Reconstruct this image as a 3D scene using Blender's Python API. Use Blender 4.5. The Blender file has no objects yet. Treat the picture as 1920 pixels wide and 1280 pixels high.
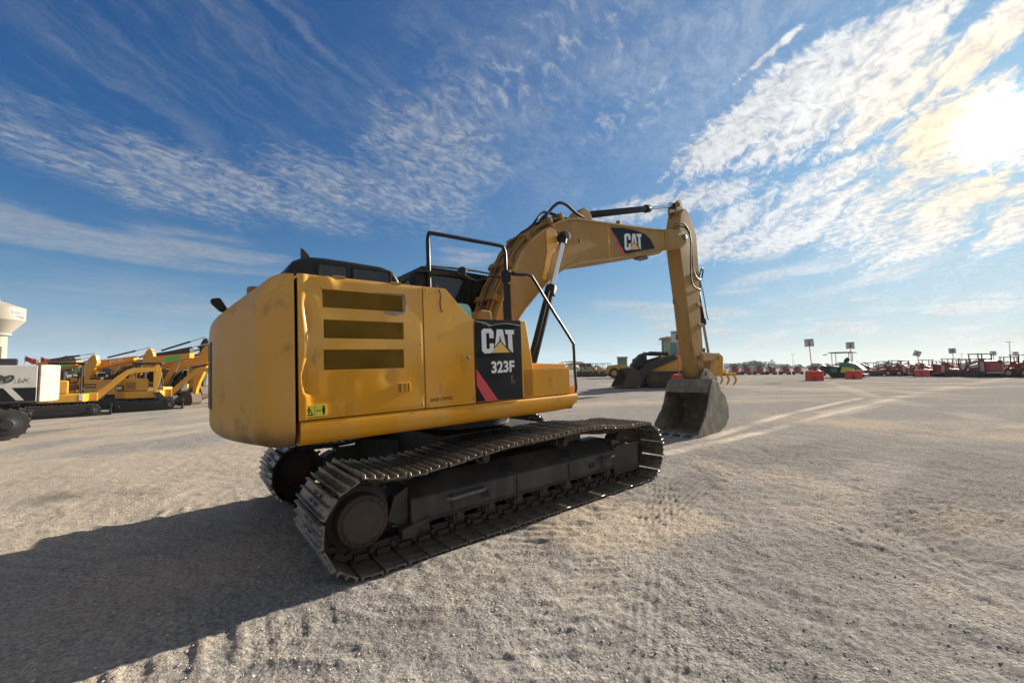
import bpy, bmesh, math, random
import numpy as np
from mathutils import Vector, Matrix
random.seed(7)
rng = np.random.default_rng(11)
R = math.radians
scene = bpy.context.scene
COL = scene.collection

# ------------------------------------------------------------------ camera geometry (metres)
F_PX, PPY, PITCH, ROLL, CAM_H = 771.1, 648.5, 0.0563, 0.0412, 1.581
SLOPE = R(1.99)                                   # the yard falls away to the left
G = Matrix.Rotation(-SLOPE, 4, 'Y')               # near-ground frame -> level frame
MX, MY, YAW = -0.7103, 5.7356, 0.666              # excavator position / heading on the near ground

def terrain(x, y):
    """height of the yard (numpy or float)"""
    x = np.asarray(x, float); y = np.asarray(y, float)
    k = math.tan(SLOPE)
    right = 1.6 + 7 * (1 - np.exp(-np.clip(x - 1.6, 0, None) / 7))
    left = -18 - 10 * (1 - np.exp(-np.clip(-18 - x, 0, None) / 10))
    z = k * np.where(x > 1.6, right, np.where(x < -18, left, x))
    far = np.clip((np.hypot(x, y) - 45) / 60, 0, 1); far = far * far * (3 - 2 * far)
    return z * (1 - far) + np.where(x < 0, -0.55, 0.12) * far * np.clip(np.abs(x) / 20, 0, 1)

def at(px, depth, dz=0.0):
    """a point of the yard seen in photo column px at a given depth"""
    x = (px - 960) / F_PX * depth
    return Vector((x, depth, float(terrain(x, depth)) + dz))

# ------------------------------------------------------------------ mesh builder
class MB:
    def __init__(s): s.v = []; s.f = []
    def add(s, verts, faces, M=None):
        o = len(s.v)
        s.v += [tuple(M @ Vector(p)) if M is not None else tuple(p) for p in verts]
        s.f += [tuple(i + o for i in f) for f in faces]
        return s
    def box(s, x0, x1, y0, y1, z0, z1, M=None):
        v = [(x, y, z) for z in (z0, z1) for y in (y0, y1) for x in (x0, x1)]
        return s.add(v, [(0, 2, 3, 1), (4, 5, 7, 6), (0, 1, 5, 4), (2, 6, 7, 3), (0, 4, 6, 2), (1, 3, 7, 5)], M)
    def prism(s, poly, y0, y1, M=None):
        """polygon in XZ extruded along Y"""
        n = len(poly); v = [(x, y0, z) for x, z in poly] + [(x, y1, z) for x, z in poly]
        f = [tuple(range(n)), tuple(range(2 * n - 1, n - 1, -1))] + [(i, i + n, (i + 1) % n + n, (i + 1) % n) for i in range(n)]
        return s.add(v, f, M)
    def prism_z(s, poly, z0, z1, M=None):
        n = len(poly); v = [(x, y, z0) for x, y in poly] + [(x, y, z1) for x, y in poly]
        f = [tuple(range(n - 1, -1, -1)), tuple(range(n, 2 * n))] + [(i, (i + 1) % n, (i + 1) % n + n, i + n) for i in range(n)]
        return s.add(v, f, M)
    def prism_x(s, poly, x0, x1, M=None):
        n = len(poly); v = [(x0, y, z) for y, z in poly] + [(x1, y, z) for y, z in poly]
        f = [tuple(range(n - 1, -1, -1)), tuple(range(n, 2 * n))] + [(i, (i + 1) % n, (i + 1) % n + n, i + n) for i in range(n)]
        return s.add(v, f, M)
    def tube(s, pts, r, n=10, M=None, taper=None):
        pts = [Vector(p) for p in pts]; k = len(pts); rings = []
        t0 = (pts[1] - pts[0]).normalized()
        up = Vector((0, 0, 1)) if abs(t0.z) < .9 else Vector((1, 0, 0))
        a = t0.cross(up).normalized()
        vs = []
        for i, p in enumerate(pts):
            t = (pts[min(i + 1, k - 1)] - pts[max(i - 1, 0)]).normalized()
            a = (a - t * a.dot(t)).normalized(); b = t.cross(a)
            rr = r if taper is None else r * taper[i]
            vs += [p + (a * math.cos(2 * math.pi * j / n) + b * math.sin(2 * math.pi * j / n)) * rr for j in range(n)]
        f = [(i * n + j, i * n + (j + 1) % n, (i + 1) * n + (j + 1) % n, (i + 1) * n + j) for i in range(k - 1) for j in range(n)]
        f += [tuple(range(n - 1, -1, -1)), tuple(range((k - 1) * n, k * n))]
        return s.add(vs, f, M)
    def rev(s, prof, p0, axis, n=24, M=None):
        """profile [(distance along axis, radius)] turned round an axis"""
        p0 = Vector(p0); t = Vector(axis).normalized()
        a = t.cross(Vector((0, 0, 1)) if abs(t.z) < .9 else Vector((1, 0, 0))).normalized(); b = t.cross(a)
        vs = []; k = len(prof)
        for d, r in prof:
            vs += [p0 + t * d + (a * math.cos(2 * math.pi * j / n) + b * math.sin(2 * math.pi * j / n)) * r for j in range(n)]
        f = [(i * n + j, i * n + (j + 1) % n, (i + 1) * n + (j + 1) % n, (i + 1) * n + j) for i in range(k - 1) for j in range(n)]
        f += [tuple(range(n - 1, -1, -1)), tuple(range((k - 1) * n, k * n))]
        return s.add(vs, f, M)
    def cyl(s, p0, p1, r, n=16, r1=None, M=None):
        p0 = Vector(p0); d = Vector(p1) - p0
        return s.rev([(0, r), (d.length, r if r1 is None else r1)], p0, d, n, M)
    def mesh(s, name, bevel=0.0, seg=2, smooth=40, jitter=0):
        me = bpy.data.meshes.new(name)
        bm = bmesh.new()
        vs = [bm.verts.new(p) for p in s.v]
        for f in s.f:
            try: bm.faces.new([vs[i] for i in f])
            except ValueError: pass
        bmesh.ops.recalc_face_normals(bm, faces=bm.faces)
        if bevel:
            ed = [e for e in bm.edges if len(e.link_faces) == 2 and e.calc_face_angle(0) > R(28)]
            bmesh.ops.bevel(bm, geom=ed, offset=bevel, segments=seg, profile=.5, affect='EDGES', clamp_overlap=True)
        bm.to_mesh(me); bm.free()
        if smooth:
            me.polygons.foreach_set('use_smooth', [True] * len(me.polygons))
            me.set_sharp_from_angle(angle=R(smooth))
        return me
    def build(s, name, mat, parent=None, bevel=0.0, seg=2, smooth=40, M=None):
        o = link(name, s.mesh(name, bevel, seg, smooth), mat, parent, M)
        if bevel:
            wn = o.modifiers.new('weighted_normals', 'WEIGHTED_NORMAL'); wn.keep_sharp = True; wn.weight = 80
        return o

def link(name, me, mat, parent=None, M=None):
    o = bpy.data.objects.new(name, me); COL.objects.link(o)
    if mat is not None:
        if not me.materials: me.materials.append(mat)
    if parent is not None: o.parent = parent
    if M is not None: o.matrix_basis = M
    return o
def thing(name, label, cat, M, group=None):
    o = bpy.data.objects.new(name, None); COL.objects.link(o); o.empty_display_size = .3
    o.matrix_basis = M; return tag(o, label, cat, group)
def tag(o, label, cat, group=None):
    o['label'] = label; o['category'] = cat
    if group: o['group'] = group
    return o
def struct(o): o['kind'] = 'structure'; return o
def dup(o, parent=None):
    c = o.copy(); COL.objects.link(c)
    if parent is not None: c.parent = parent
    for ch in o.children: dup(ch, c)
    return c
def pose(p, yaw, sc=1.0):
    return Matrix.Translation(p) @ Matrix.Rotation(yaw, 4, 'Z') @ Matrix.Scale(sc, 4)
def bez(pts, n=8):
    """smooth curve through points (Catmull-Rom)"""
    P = [Vector(p) for p in pts]; P = [P[0]] + P + [P[-1]]; out = []
    for i in range(1, len(P) - 2):
        a, b, c, d = P[i - 1:i + 3]
        for k in range(n):
            t = k / n
            out.append(.5 * ((2 * b) + (c - a) * t + (2 * a - 5 * b + 4 * c - d) * t * t + (3 * b - a - 3 * c + d) * t ** 3))
    out.append(P[-2]); return out
def roundpoly(poly, r, n=4):
    out = []; m = len(poly)
    for i in range(m):
        p = Vector(poly[i]); a = Vector(poly[i - 1]); b = Vector(poly[(i + 1) % m])
        da = (a - p); db = (b - p); q = min(r, da.length * .45, db.length * .45)
        s, e = p + da.normalized() * q, p + db.normalized() * q
        for k in range(n + 1):
            t = k / n; out.append(tuple(s * (1 - t) ** 2 + p * 2 * t * (1 - t) + e * t * t))
    return out

# ------------------------------------------------------------------ lettering
def text_poly(body, bold=0.0, shear=0.0):
    cu = bpy.data.curves.new('lettering', 'FONT'); cu.body = body; cu.offset = bold; cu.shear = shear
    cu.resolution_u = 4; cu.align_x = 'LEFT'
    o = bpy.data.objects.new('lettering', cu); COL.objects.link(o)
    bpy.context.view_layer.update()
    me = bpy.data.meshes.new_from_object(o.evaluated_get(bpy.context.evaluated_depsgraph_get()))
    bpy.data.objects.remove(o); bpy.data.curves.remove(cu)
    v = [(p.co.x, p.co.y) for p in me.vertices]; f = [tuple(p.vertices) for p in me.polygons]
    bpy.data.meshes.remove(me)
    x0, x1 = min(p[0] for p in v), max(p[0] for p in v); y0, y1 = min(p[1] for p in v), max(p[1] for p in v)
    return [((x - x0) / (x1 - x0), (y - y0) / (y1 - y0)) for x, y in v], f
def sheet(v2, f, origin, right, up, w, h):
    """2D unit shape laid on a plane in space"""
    o = Vector(origin); r = Vector(right).normalized() * w; u = Vector(up).normalized() * h
    return [o + r * x + u * y for x, y in v2], f
def lettering(body, mat, parent, origin, right, up, w, h, bold=0.0, shear=0.0, name='lettering'):
    v, f = sheet(*text_poly(body, bold, shear), origin, right, up, w, h)
    m = MB().add(v, f); me = m.mesh(name, smooth=0)
    return link(name, me, mat, parent)
LOGO_C = [(117, 150), (117, 215), (95, 245), (22, 245), (0, 220), (0, 28), (22, 0), (80, 0), (117, 38), (117, 98), (75, 98), (75, 45), (44, 45), (44, 200), (75, 200), (75, 150)]
LOGO_A = [(127, 66), (150, 240), (212, 240), (238, 66), (191, 122), (181, 186), (171, 122)]
LOGO_T = [(232, 238), (327, 238), (327, 192), (304, 192), (310, 3), (301, 3), (262, 48), (262, 192), (240, 192)]
LOGO_TRI = [(84, 4), (278, 4), (181, 116)]
def logo(parent, white, yellow, origin, right, up, w, h):
    m = MB()
    for L in (LOGO_C, LOGO_A, LOGO_T):
        m.add(*sheet([(x / 327, y / 245) for x, y in L], [tuple(range(len(L)))], origin, right, up, w, h))
    link('logo_lettering', m.mesh('logo_lettering', smooth=0), white, parent)
    m = MB().add(*sheet([(x / 327, y / 245) for x, y in LOGO_TRI], [(0, 1, 2)], origin, right, up, w, h))
    link('logo_triangle', m.mesh('logo_triangle', smooth=0), yellow, parent)

# ------------------------------------------------------------------ materials
def mat(name, col, rough=.5, metal=0.0, coat=0.0, var=0.0, vscale=3.0, bump=0.0, bscale=40.0, dirt=None, dirt_amt=0.0, dscale=2.0, spec=.5, stretch=None, alpha_glass=0.0, fade=None, dust=None):
    m = bpy.data.materials.new(name); m.use_nodes = True
    nt = m.node_tree; b = nt.nodes['Principled BSDF']
    b.inputs['Base Color'].default_value = (*col, 1); b.inputs['Roughness'].default_value = rough
    b.inputs['Metallic'].default_value = metal; b.inputs['Coat Weight'].default_value = coat
    b.inputs['Coat Roughness'].default_value = .12
    b.inputs['Specular IOR Level'].default_value = spec
    if alpha_glass: b.inputs['Transmission Weight'].default_value = alpha_glass
    tc = nt.nodes.new('ShaderNodeTexCoord')
    mp = nt.nodes.new('ShaderNodeMapping'); nt.links.new(tc.outputs['Object'], mp.inputs[0])
    if stretch: mp.inputs['Scale'].default_value = stretch
    cur = None
    if fade:          # paint shifts to a second colour above a given height, with an uneven edge
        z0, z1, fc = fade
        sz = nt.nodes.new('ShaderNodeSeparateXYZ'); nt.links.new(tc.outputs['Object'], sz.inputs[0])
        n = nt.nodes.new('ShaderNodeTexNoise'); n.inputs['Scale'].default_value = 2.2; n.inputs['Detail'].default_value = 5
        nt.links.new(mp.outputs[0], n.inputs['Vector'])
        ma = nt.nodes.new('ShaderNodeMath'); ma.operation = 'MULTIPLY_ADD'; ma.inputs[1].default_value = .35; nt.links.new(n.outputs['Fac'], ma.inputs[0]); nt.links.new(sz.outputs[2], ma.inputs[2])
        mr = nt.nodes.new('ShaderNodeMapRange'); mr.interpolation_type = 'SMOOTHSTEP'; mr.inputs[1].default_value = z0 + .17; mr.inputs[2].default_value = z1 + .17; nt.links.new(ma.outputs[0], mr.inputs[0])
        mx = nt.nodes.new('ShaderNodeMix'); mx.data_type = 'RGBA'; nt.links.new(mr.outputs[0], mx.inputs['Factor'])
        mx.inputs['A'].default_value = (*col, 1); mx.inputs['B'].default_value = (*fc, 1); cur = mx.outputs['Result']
    if var:
        n = nt.nodes.new('ShaderNodeTexNoise'); n.inputs['Scale'].default_value = vscale; n.inputs['Detail'].default_value = 6
        nt.links.new(mp.outputs[0], n.inputs['Vector'])
        mr = nt.nodes.new('ShaderNodeMapRange'); mr.inputs[1].default_value = .25; mr.inputs[2].default_value = .75
        mr.inputs[3].default_value = 1 - var; mr.inputs[4].default_value = 1 + var
        nt.links.new(n.outputs['Fac'], mr.inputs[0])
        vm = nt.nodes.new('ShaderNodeVectorMath'); vm.operation = 'SCALE'; vm.inputs[0].default_value = col
        if cur is not None: nt.links.new(cur, vm.inputs[0])
        nt.links.new(mr.outputs[0], vm.inputs['Scale']); cur = vm.outputs[0]
        mr2 = nt.nodes.new('ShaderNodeMapRange'); mr2.inputs[1].default_value = .3; mr2.inputs[2].default_value = .7
        mr2.inputs[3].default_value = max(.02, rough - .08); mr2.inputs[4].default_value = min(1, rough + .12)
        nt.links.new(n.outputs['Fac'], mr2.inputs[0]); nt.links.new(mr2.outputs[0], b.inputs['Roughness'])
    if dirt is not None:
        n = nt.nodes.new('ShaderNodeTexNoise'); n.inputs['Scale'].default_value = dscale; n.inputs['Detail'].default_value = 8; n.inputs['Roughness'].default_value = .65
        nt.links.new(mp.outputs[0], n.inputs['Vector'])
        mr = nt.nodes.new('ShaderNodeMapRange'); mr.inputs[1].default_value = .62 - dirt_amt * .35; mr.inputs[2].default_value = .72 - dirt_amt * .2
        mr.inputs[4].default_value = min(1, .35 + dirt_amt)
        nt.links.new(n.outputs['Fac'], mr.inputs[0])
        mx = nt.nodes.new('ShaderNodeMix'); mx.data_type = 'RGBA'
        nt.links.new(mr.outputs[0], mx.inputs['Factor'])
        if cur is not None: nt.links.new(cur, mx.inputs['A'])
        else: mx.inputs['A'].default_value = (*col, 1)
        mx.inputs['B'].default_value = (*dirt, 1); cur = mx.outputs['Result']
    if dust:          # pale dust film and run marks
        dc, da, ds = dust
        m2 = nt.nodes.new('ShaderNodeMapping'); nt.links.new(tc.outputs['Object'], m2.inputs[0]); m2.inputs['Scale'].default_value = (1, 1, .28)
        n = nt.nodes.new('ShaderNodeTexNoise'); n.inputs['Scale'].default_value = ds; n.inputs['Detail'].default_value = 9; n.inputs['Roughness'].default_value = .7
        nt.links.new(m2.outputs[0], n.inputs['Vector'])
        mr = nt.nodes.new('ShaderNodeMapRange'); mr.inputs[1].default_value = .44; mr.inputs[2].default_value = .80; mr.inputs[4].default_value = da; nt.links.new(n.outputs['Fac'], mr.inputs[0])
        mx = nt.nodes.new('ShaderNodeMix'); mx.data_type = 'RGBA'; nt.links.new(mr.outputs[0], mx.inputs['Factor'])
        if cur is not None: nt.links.new(cur, mx.inputs['A'])
        else: mx.inputs['A'].default_value = (*col, 1)
        mx.inputs['B'].default_value = (*dc, 1); cur = mx.outputs['Result']
    if cur is not None: nt.links.new(cur, b.inputs['Base Color'])
    if bump:
        n = nt.nodes.new('ShaderNodeTexNoise'); n.inputs['Scale'].default_value = bscale; n.inputs['Detail'].default_value = 5
        nt.links.new(mp.outputs[0], n.inputs['Vector'])
        bp = nt.nodes.new('ShaderNodeBump'); bp.inputs['Strength'].default_value = bump; bp.inputs['Distance'].default_value = .01
        nt.links.new(n.outputs['Fac'], bp.inputs['Height']); nt.links.new(bp.outputs[0], b.inputs['Normal'])
    return m
MT = {}
def M_(k): return MT[k]
YEL = (.66, .285, .003)
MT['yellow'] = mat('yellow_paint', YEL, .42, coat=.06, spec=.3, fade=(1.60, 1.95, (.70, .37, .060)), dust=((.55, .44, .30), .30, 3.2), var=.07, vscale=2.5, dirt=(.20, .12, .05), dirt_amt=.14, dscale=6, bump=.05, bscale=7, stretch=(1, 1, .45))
MT['yellow_dull'] = mat('weathered_yellow_paint', (.35, .205, .058), .62, spec=.25, dust=((.42, .35, .26), .4, 2.0), var=.10, vscale=2.0, dirt=(.16, .10, .055), dirt_amt=.16, dscale=3.5, bump=.06, bscale=12, stretch=(1, 1, .5))
MT['yellow_worn'] = mat('worn_yellow_paint', (.27, .155, .045), .6, spec=.3, var=.14, vscale=3, dirt=(.10, .06, .04), dirt_amt=.35, dscale=6, bump=.1, bscale=20)
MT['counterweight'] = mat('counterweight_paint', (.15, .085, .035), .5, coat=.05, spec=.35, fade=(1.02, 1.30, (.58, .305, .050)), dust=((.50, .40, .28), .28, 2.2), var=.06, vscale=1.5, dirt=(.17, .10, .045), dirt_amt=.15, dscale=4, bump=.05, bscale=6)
MT['black'] = mat('black_paint', (.010, .011, .012), .42, spec=.3, var=.2, vscale=6, bump=.04, bscale=60)
MT['black_matte'] = mat('black_matte_paint', (.014, .014, .015), .7, var=.25, vscale=5)
MT['plastic'] = mat('black_plastic_shell', (.009, .011, .014), .36, spec=.3, var=.15, vscale=4, bump=.08, bscale=120)
MT['rubber'] = mat('black_rubber_hose', (.012, .012, .012), .55, var=.2, vscale=20)
MT['grille'] = mat('dusty_louvre_mesh', (.20, .118, .022), .9, spec=.0, var=.25, vscale=4, bump=.06, bscale=260, dirt=(.15, .10, .05), dirt_amt=.1, dscale=8)
MT['chrome'] = mat('chrome_rod', (.80, .80, .80), .12, metal=1.0)
MT['steel'] = mat('polished_track_steel', (.185, .160, .128), .30, metal=.45, var=.3, vscale=8, dirt=(.035, .030, .025), dirt_amt=.42, dscale=7, bump=.2, bscale=60)
MT['track_frame'] = mat('greasy_black_steel', (.034, .030, .027), .5, dust=((.15, .13, .105), .6, 2.8), var=.35, vscale=5, dirt=(.055, .04, .028), dirt_amt=.28, dscale=6, bump=.25, bscale=50)
MT['rust'] = mat('rusty_brown_steel', (.055, .036, .026), .62, var=.35, vscale=7, dirt=(.09, .05, .03), dirt_amt=.25, dscale=9, bump=.4, bscale=70)
MT['bucket'] = mat('worn_bucket_steel', (.17, .15, .112), .62, metal=.15, var=.35, vscale=5, dirt=(.32, .275, .195), dirt_amt=.40, dscale=4, bump=.6, bscale=30)
MT['tooth'] = mat('ground_polished_steel', (.30, .28, .25), .4, metal=.7, var=.25, vscale=9, bump=.3, bscale=40)
MT['white'] = mat('white_vinyl', (.72, .72, .72), .4)
MT['decal_black'] = mat('black_vinyl', (.009, .010, .012), .5, spec=.2, var=.2, vscale=3, bump=.08, bscale=9)
MT['decal_red'] = mat('red_vinyl', (.55, .045, .055), .4, var=.06)
MT['decal_yellow'] = mat('yellow_vinyl', (.74, .45, .10), .4)
MT['sticker'] = mat('warning_yellow_vinyl', (.66, .60, .05), .4, var=.06, vscale=30)
MT['amber'] = mat('amber_reflector', (.85, .30, .01), .25, coat=.5)
MT['orange'] = mat('fresh_yellow_lid_paint', (.66, .33, .03), .4, coat=.2, var=.05)
MT['glass'] = mat('dark_cab_glass', (.012, .016, .018), .05, coat=.3, spec=.6)
MT['teal'] = mat('teal_tinted_glass', (.26, .68, .70), .12, alpha_glass=.35)
MT['rail_grey'] = mat('grey_dusty_metal', (.17, .165, .155), .55, metal=.3, var=.25, vscale=10)
MT['scrape'] = mat('scraped_grey_paint', (.23, .22, .21), .55, var=.3, vscale=20)
# ================================================================== the large excavator
MROOT = G @ Matrix.Translation((MX, MY, 0)) @ Matrix.Rotation(YAW, 4, 'Z')
EX = thing('tracked_excavator', 'large yellow tracked excavator with black and red side decal, parked in the foreground', 'excavator', MROOT)
UP = Matrix.Translation((-.044, 0, 0)) @ Matrix.Rotation(R(1.483), 4, 'Z')      # slewed upper structure
def up(mb, name, m, bevel=0.0, parent=None, **k):
    if parent is None: return mb.build(name, m, EX, bevel, M=UP, **k)
    return mb.build(name, m, parent, bevel, **k)

# ---- tracks
AX, RS = 1.845, .372
def track_path():
    pts = []
    for i in range(25):
        a = -math.pi / 2 + math.pi * i / 24
        pts.append((AX + RS * math.cos(a), .022 + RS + RS * math.sin(a)))
    top = [(1.6, .765), (1.3, .785), (1.0, .822), (.72, .836), (.4, .828), (.1, .818), (-.25, .818), (-.55, .802), (-.85, .772), (-1.15, .742), (-1.45, .722), (-1.7, .735)]
    pts += top
    for i in range(25):
        a = math.pi / 2 + math.pi * i / 24
        pts.append((-AX + RS * math.cos(a), .022 + RS + RS * math.sin(a)))
    pts += [(x, .022) for x in np.linspace(-1.6, 1.6, 17)]
    return [Vector((x, 0, z)) for x, z in pts]
TP = track_path()
_seg = [(TP[(i + 1) % len(TP)] - TP[i]).length for i in range(len(TP))]
TLEN = sum(_seg); NSHOE = 50
def on_track(s):
    s %= TLEN
    for i, l in enumerate(_seg):
        if s <= l:
            a, b = TP[i], TP[(i + 1) % len(TP)]; t = (b - a).normalized(); return a + t * s, t
        s -= l
SH = MB(); W2 = .45; PL = TLEN / NSHOE
prof = [(-.485, 0), (-.485, .006), (-.45, .033), (-.39, .033), (-.35, .003), (-.10, .003), (-.06, .030), (.0, .030), (.04, .003), (.31, .003), (.35, .030), (.405, .030), (.425, .004), (.425, -.012), (-.46, -.012)]
prof = [(x * PL, z) for x, z in prof]
SH.prism(prof, -W2, W2)
for yy in (-.10, -.06, .06, .10):
    SH.box(-.25 * PL, -.13 * PL, yy - .012, yy + .012, .003, .018)
    SH.box(.11 * PL, .23 * PL, yy - .012, yy + .012, .003, .018)
shoe_me = SH.mesh('track_shoe', .003, 1); shoe_me.materials.append(MT['steel'])
def rough_shoe(o):
    o.rotation_euler  # keeps the pose
for side in (-1, 1):
    yc = 1.19 * side
    ch = MB()
    for i in range(NSHOE):
        p, t = on_track(i * PL); n = Vector((t.z, 0, -t.x))          # outward
        Mx = Matrix((( t.x, 0, n.x, p.x), (0, 1, 0, yc), (t.z, 0, n.z, p.z), (0, 0, 0, 1)))
        for s2 in (-1, 1):
            ch.box(-PL * .53, PL * .42, s2 * .085 - .022, s2 * .085 + .022, -.112, -.014, Mx)
            ch.box(-PL * .3, PL * .3, s2 * .135 - .02, s2 * .135 + .02, -.06, -.014, Mx)
        ch.cyl((-PL * .5, -.14, -.065), (-PL * .5, .14, -.065), .03, 10, M=Mx)
    chain = ch.build('track_chain', MT['rust'], EX, .004, 1)
    for i in range(NSHOE):
        p, t = on_track(i * PL + PL * .0); n = Vector((t.z, 0, -t.x))
        jit = random.uniform(-.006, .006)
        o = link('track_shoe', shoe_me, None, chain, Matrix(((t.x, 0, n.x, p.x), (0, 1, 0, yc + jit), (t.z, 0, n.z, p.z), (0, 0, 0, 1))))
    # frame: outer face, sloped top, ledge
    y = lambda v: side * v
    fr = MB()
    sec = [(y(1.00), .225), (y(1.40), .225), (y(1.425), .23), (y(1.425), .25), (y(1.40), .255), (y(1.40), .435), (y(1.385), .46), (y(1.19), .60), (y(1.00), .60)]
    fr.prism_x(sec, -1.42, 1.44)
    fr.prism([(-1.62, .30), (-1.42, .18), (-1.42, .56), (-1.55, .50)], y(1.06), y(1.34))
    fr.prism([(-1.52, .13), (-1.40, .12), (-1.36, .19), (-1.24, .225), (-1.24, .27), (-1.52, .22)], y(1.33), y(1.425))
    # front guard plates round the idler
    fr.prism([(1.44, .50), (1.60, .53), (1.95, .50), (1.98, .20), (1.88, .12), (1.44, .12)], y(1.36), y(1.40))
    fr.prism([(1.44, .60), (1.62, .56), (1.62, .50), (1.44, .44)], y(1.06), y(1.38))
    fr.box(1.46, 1.97, y(1.39) if side > 0 else y(1.43), y(1.43) if side > 0 else y(1.39), .485, .515)
    for x in (-1.0, -.2, .6, 1.2): fr.box(x - .012, x + .012, y(1.395) if side > 0 else y(1.415), y(1.415) if side > 0 else y(1.395), .26, .43)
    tf = fr.build('track_frame', MT['track_frame'], EX, .012, 2)
    for x in np.linspace(-1.25, 1.3, 14):
        q = MB(); q.cyl((x, y(1.402), .242), (x, y(1.437), .242), .011, 6); q.build('frame_bolt', MT['rust'], tf, 0)
    # openings of the frame (dark pockets), steps
    for x0 in (-.28, .62):
        pk = MB()
        c = Vector((x0, y(1.285), .532)); d = Vector((0, -side * .19, .14)).normalized()
        r = Vector((1, 0, 0)); nn = Vector((0, side * .59, .81))
        pts = [c + r * a + d * b + nn * .004 for a, b in ((-.11, -.07), (.07, -.075), (.12, .045), (-.05, .05))]
        pk.add(pts + [p - nn * .02 for p in pts], [(0, 1, 2, 3), (7, 6, 5, 4), (0, 4, 5, 1), (1, 5, 6, 2), (2, 6, 7, 3), (3, 7, 4, 0)])
        pk.build('frame_opening', MT['black_matte'], tf, 0, smooth=0)
    for x0, z0 in ((-.62, .335), (1.0, .335)):
        MB().box(x0 - .05, x0 + .05, y(1.404) - .003, y(1.404) + .003, z0 - .03, z0 + .03).build('frame_opening', MT['black_matte'], tf, 0, smooth=0)
    st = MB(); st.tube([(-1.06, y(1.402), .38), (-1.03, y(1.45), .385), (-.66, y(1.45), .395), (-.63, y(1.402), .40)], .017, 8)
    st.build('step_bar', MT['rail_grey'], tf)
    st = MB(); st.tube([(1.12, y(1.402), .385), (1.15, y(1.44), .385), (1.42, y(1.44), .39)], .013, 8)
    st.build('step_bar', MT['track_frame'], tf)
    MB().box(-.66, -.60, y(1.21), y(1.23), .66, .78).build('chain_tag', MT['scrape'], tf, .003)
    for x in np.linspace(-1.3, 1.3, 8):
        ro = MB()
        ro.rev([(0, .05), (.01, .075), (.07, .075), (.075, .10), (.10, .10), (.105, .078), (.235, .078), (.24, .10), (.265, .10), (.27, .075), (.33, .075), (.34, .05)], (x, yc - .17, .20), (0, 1, 0), 20)
        ro.box(x - .06, x + .06, y(1.37) - .02, y(1.37) + .02, .15, .235); ro.cyl((x, y(1.30), .20), (x, y(1.41), .20), .035, 12)
        ro.build('bottom_roller', MT['rust'], tf, 0)
    for x in (-.55, .62):
        ro = MB(); ro.rev([(0, .05), (.01, .07), (.12, .07), (.13, .05), (.22, .045)], (x, y(1.12), .665), (0, side, 0), 18)
        ro.build('carrier_roller', MT['rust'], tf, 0)
    # final drive and sprocket
    fd = MB()
    fd.rev([(0, .20), (.05, .26), (.20, .26), (.22, .215), (.30, .215), (.315, .205), (.335, .205), (.345, .17), (.352, .165), (.356, .0)], (-AX - .02, y(1.13), .392), (0, side, 0), 40)
    f = fd.build('final_drive', MT['rust'], EX, 0)
    for k in range(18):
        a = 2 * math.pi * k / 18; bo = MB()
        bo.cyl((-AX - .02 + .188 * math.cos(a), y(1.46), .392 + .188 * math.sin(a)), (-AX - .02 + .188 * math.cos(a), y(1.478), .392 + .188 * math.sin(a)), .012, 6)
        bo.build('cover_bolt', MT['rust'], f, 0)
    spk = MB(); n = 21
    poly = []
    for k in range(n):
        a = 2 * math.pi * k / n
        for da, rr in ((-.055, .282), (-.03, .325), (.03, .325), (.055, .282)):
            poly.append((-AX + rr * math.cos(a + da), .394 + rr * math.sin(a + da)))
    spk.prism(poly, yc - .03, yc + .03).build('sprocket', MT['rust'], EX, .003, 1)
    idl = MB()
    idl.rev([(0, .08), (.02, .20), (.03, .27), (.06, .285), (.10, .285), (.105, .30), (.145, .30), (.15, .285), (.19, .285), (.22, .27), (.23, .20), (.25, .08)], (AX, yc - .125, .394), (0, 1, 0), 36)
    idl.box(1.40, 1.86, y(1.30) - .02, y(1.30) + .02, .30, .46)
    idl.build('front_idler', MT['rust'], EX, 0)
# ---- carbody and swing bearing
cb = MB()
cb.box(-.75, .75, -.75, .75, .48, .86)
for sx in (-1, 1):
    for sy in (-1, 1):
        cb.prism_z([(sx * .3, sy * .5), (sx * .75, sy * .5), (sx * 1.15, sy * 1.1), (sx * .65, sy * 1.1)], .42, .70)
cb.build('carbody', MT['track_frame'], EX, .02)
sb = MB(); sb.rev([(0, .60), (.02, .66), (.10, .66), (.105, .62), (.20, .62)], (0, 0, .86), (0, 0, 1), 48)
swb = sb.build('swing_bearing', MT['track_frame'], EX, 0, M=UP)
for k in range(36):
    a = 2 * math.pi * k / 36; bb = MB(); bb.cyl((.635 * math.cos(a), .635 * math.sin(a), .955), (.635 * math.cos(a), .635 * math.sin(a), .985), .016, 6)
    bb.build('bearing_bolt', MT['rail_grey'], swb, 0)

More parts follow.
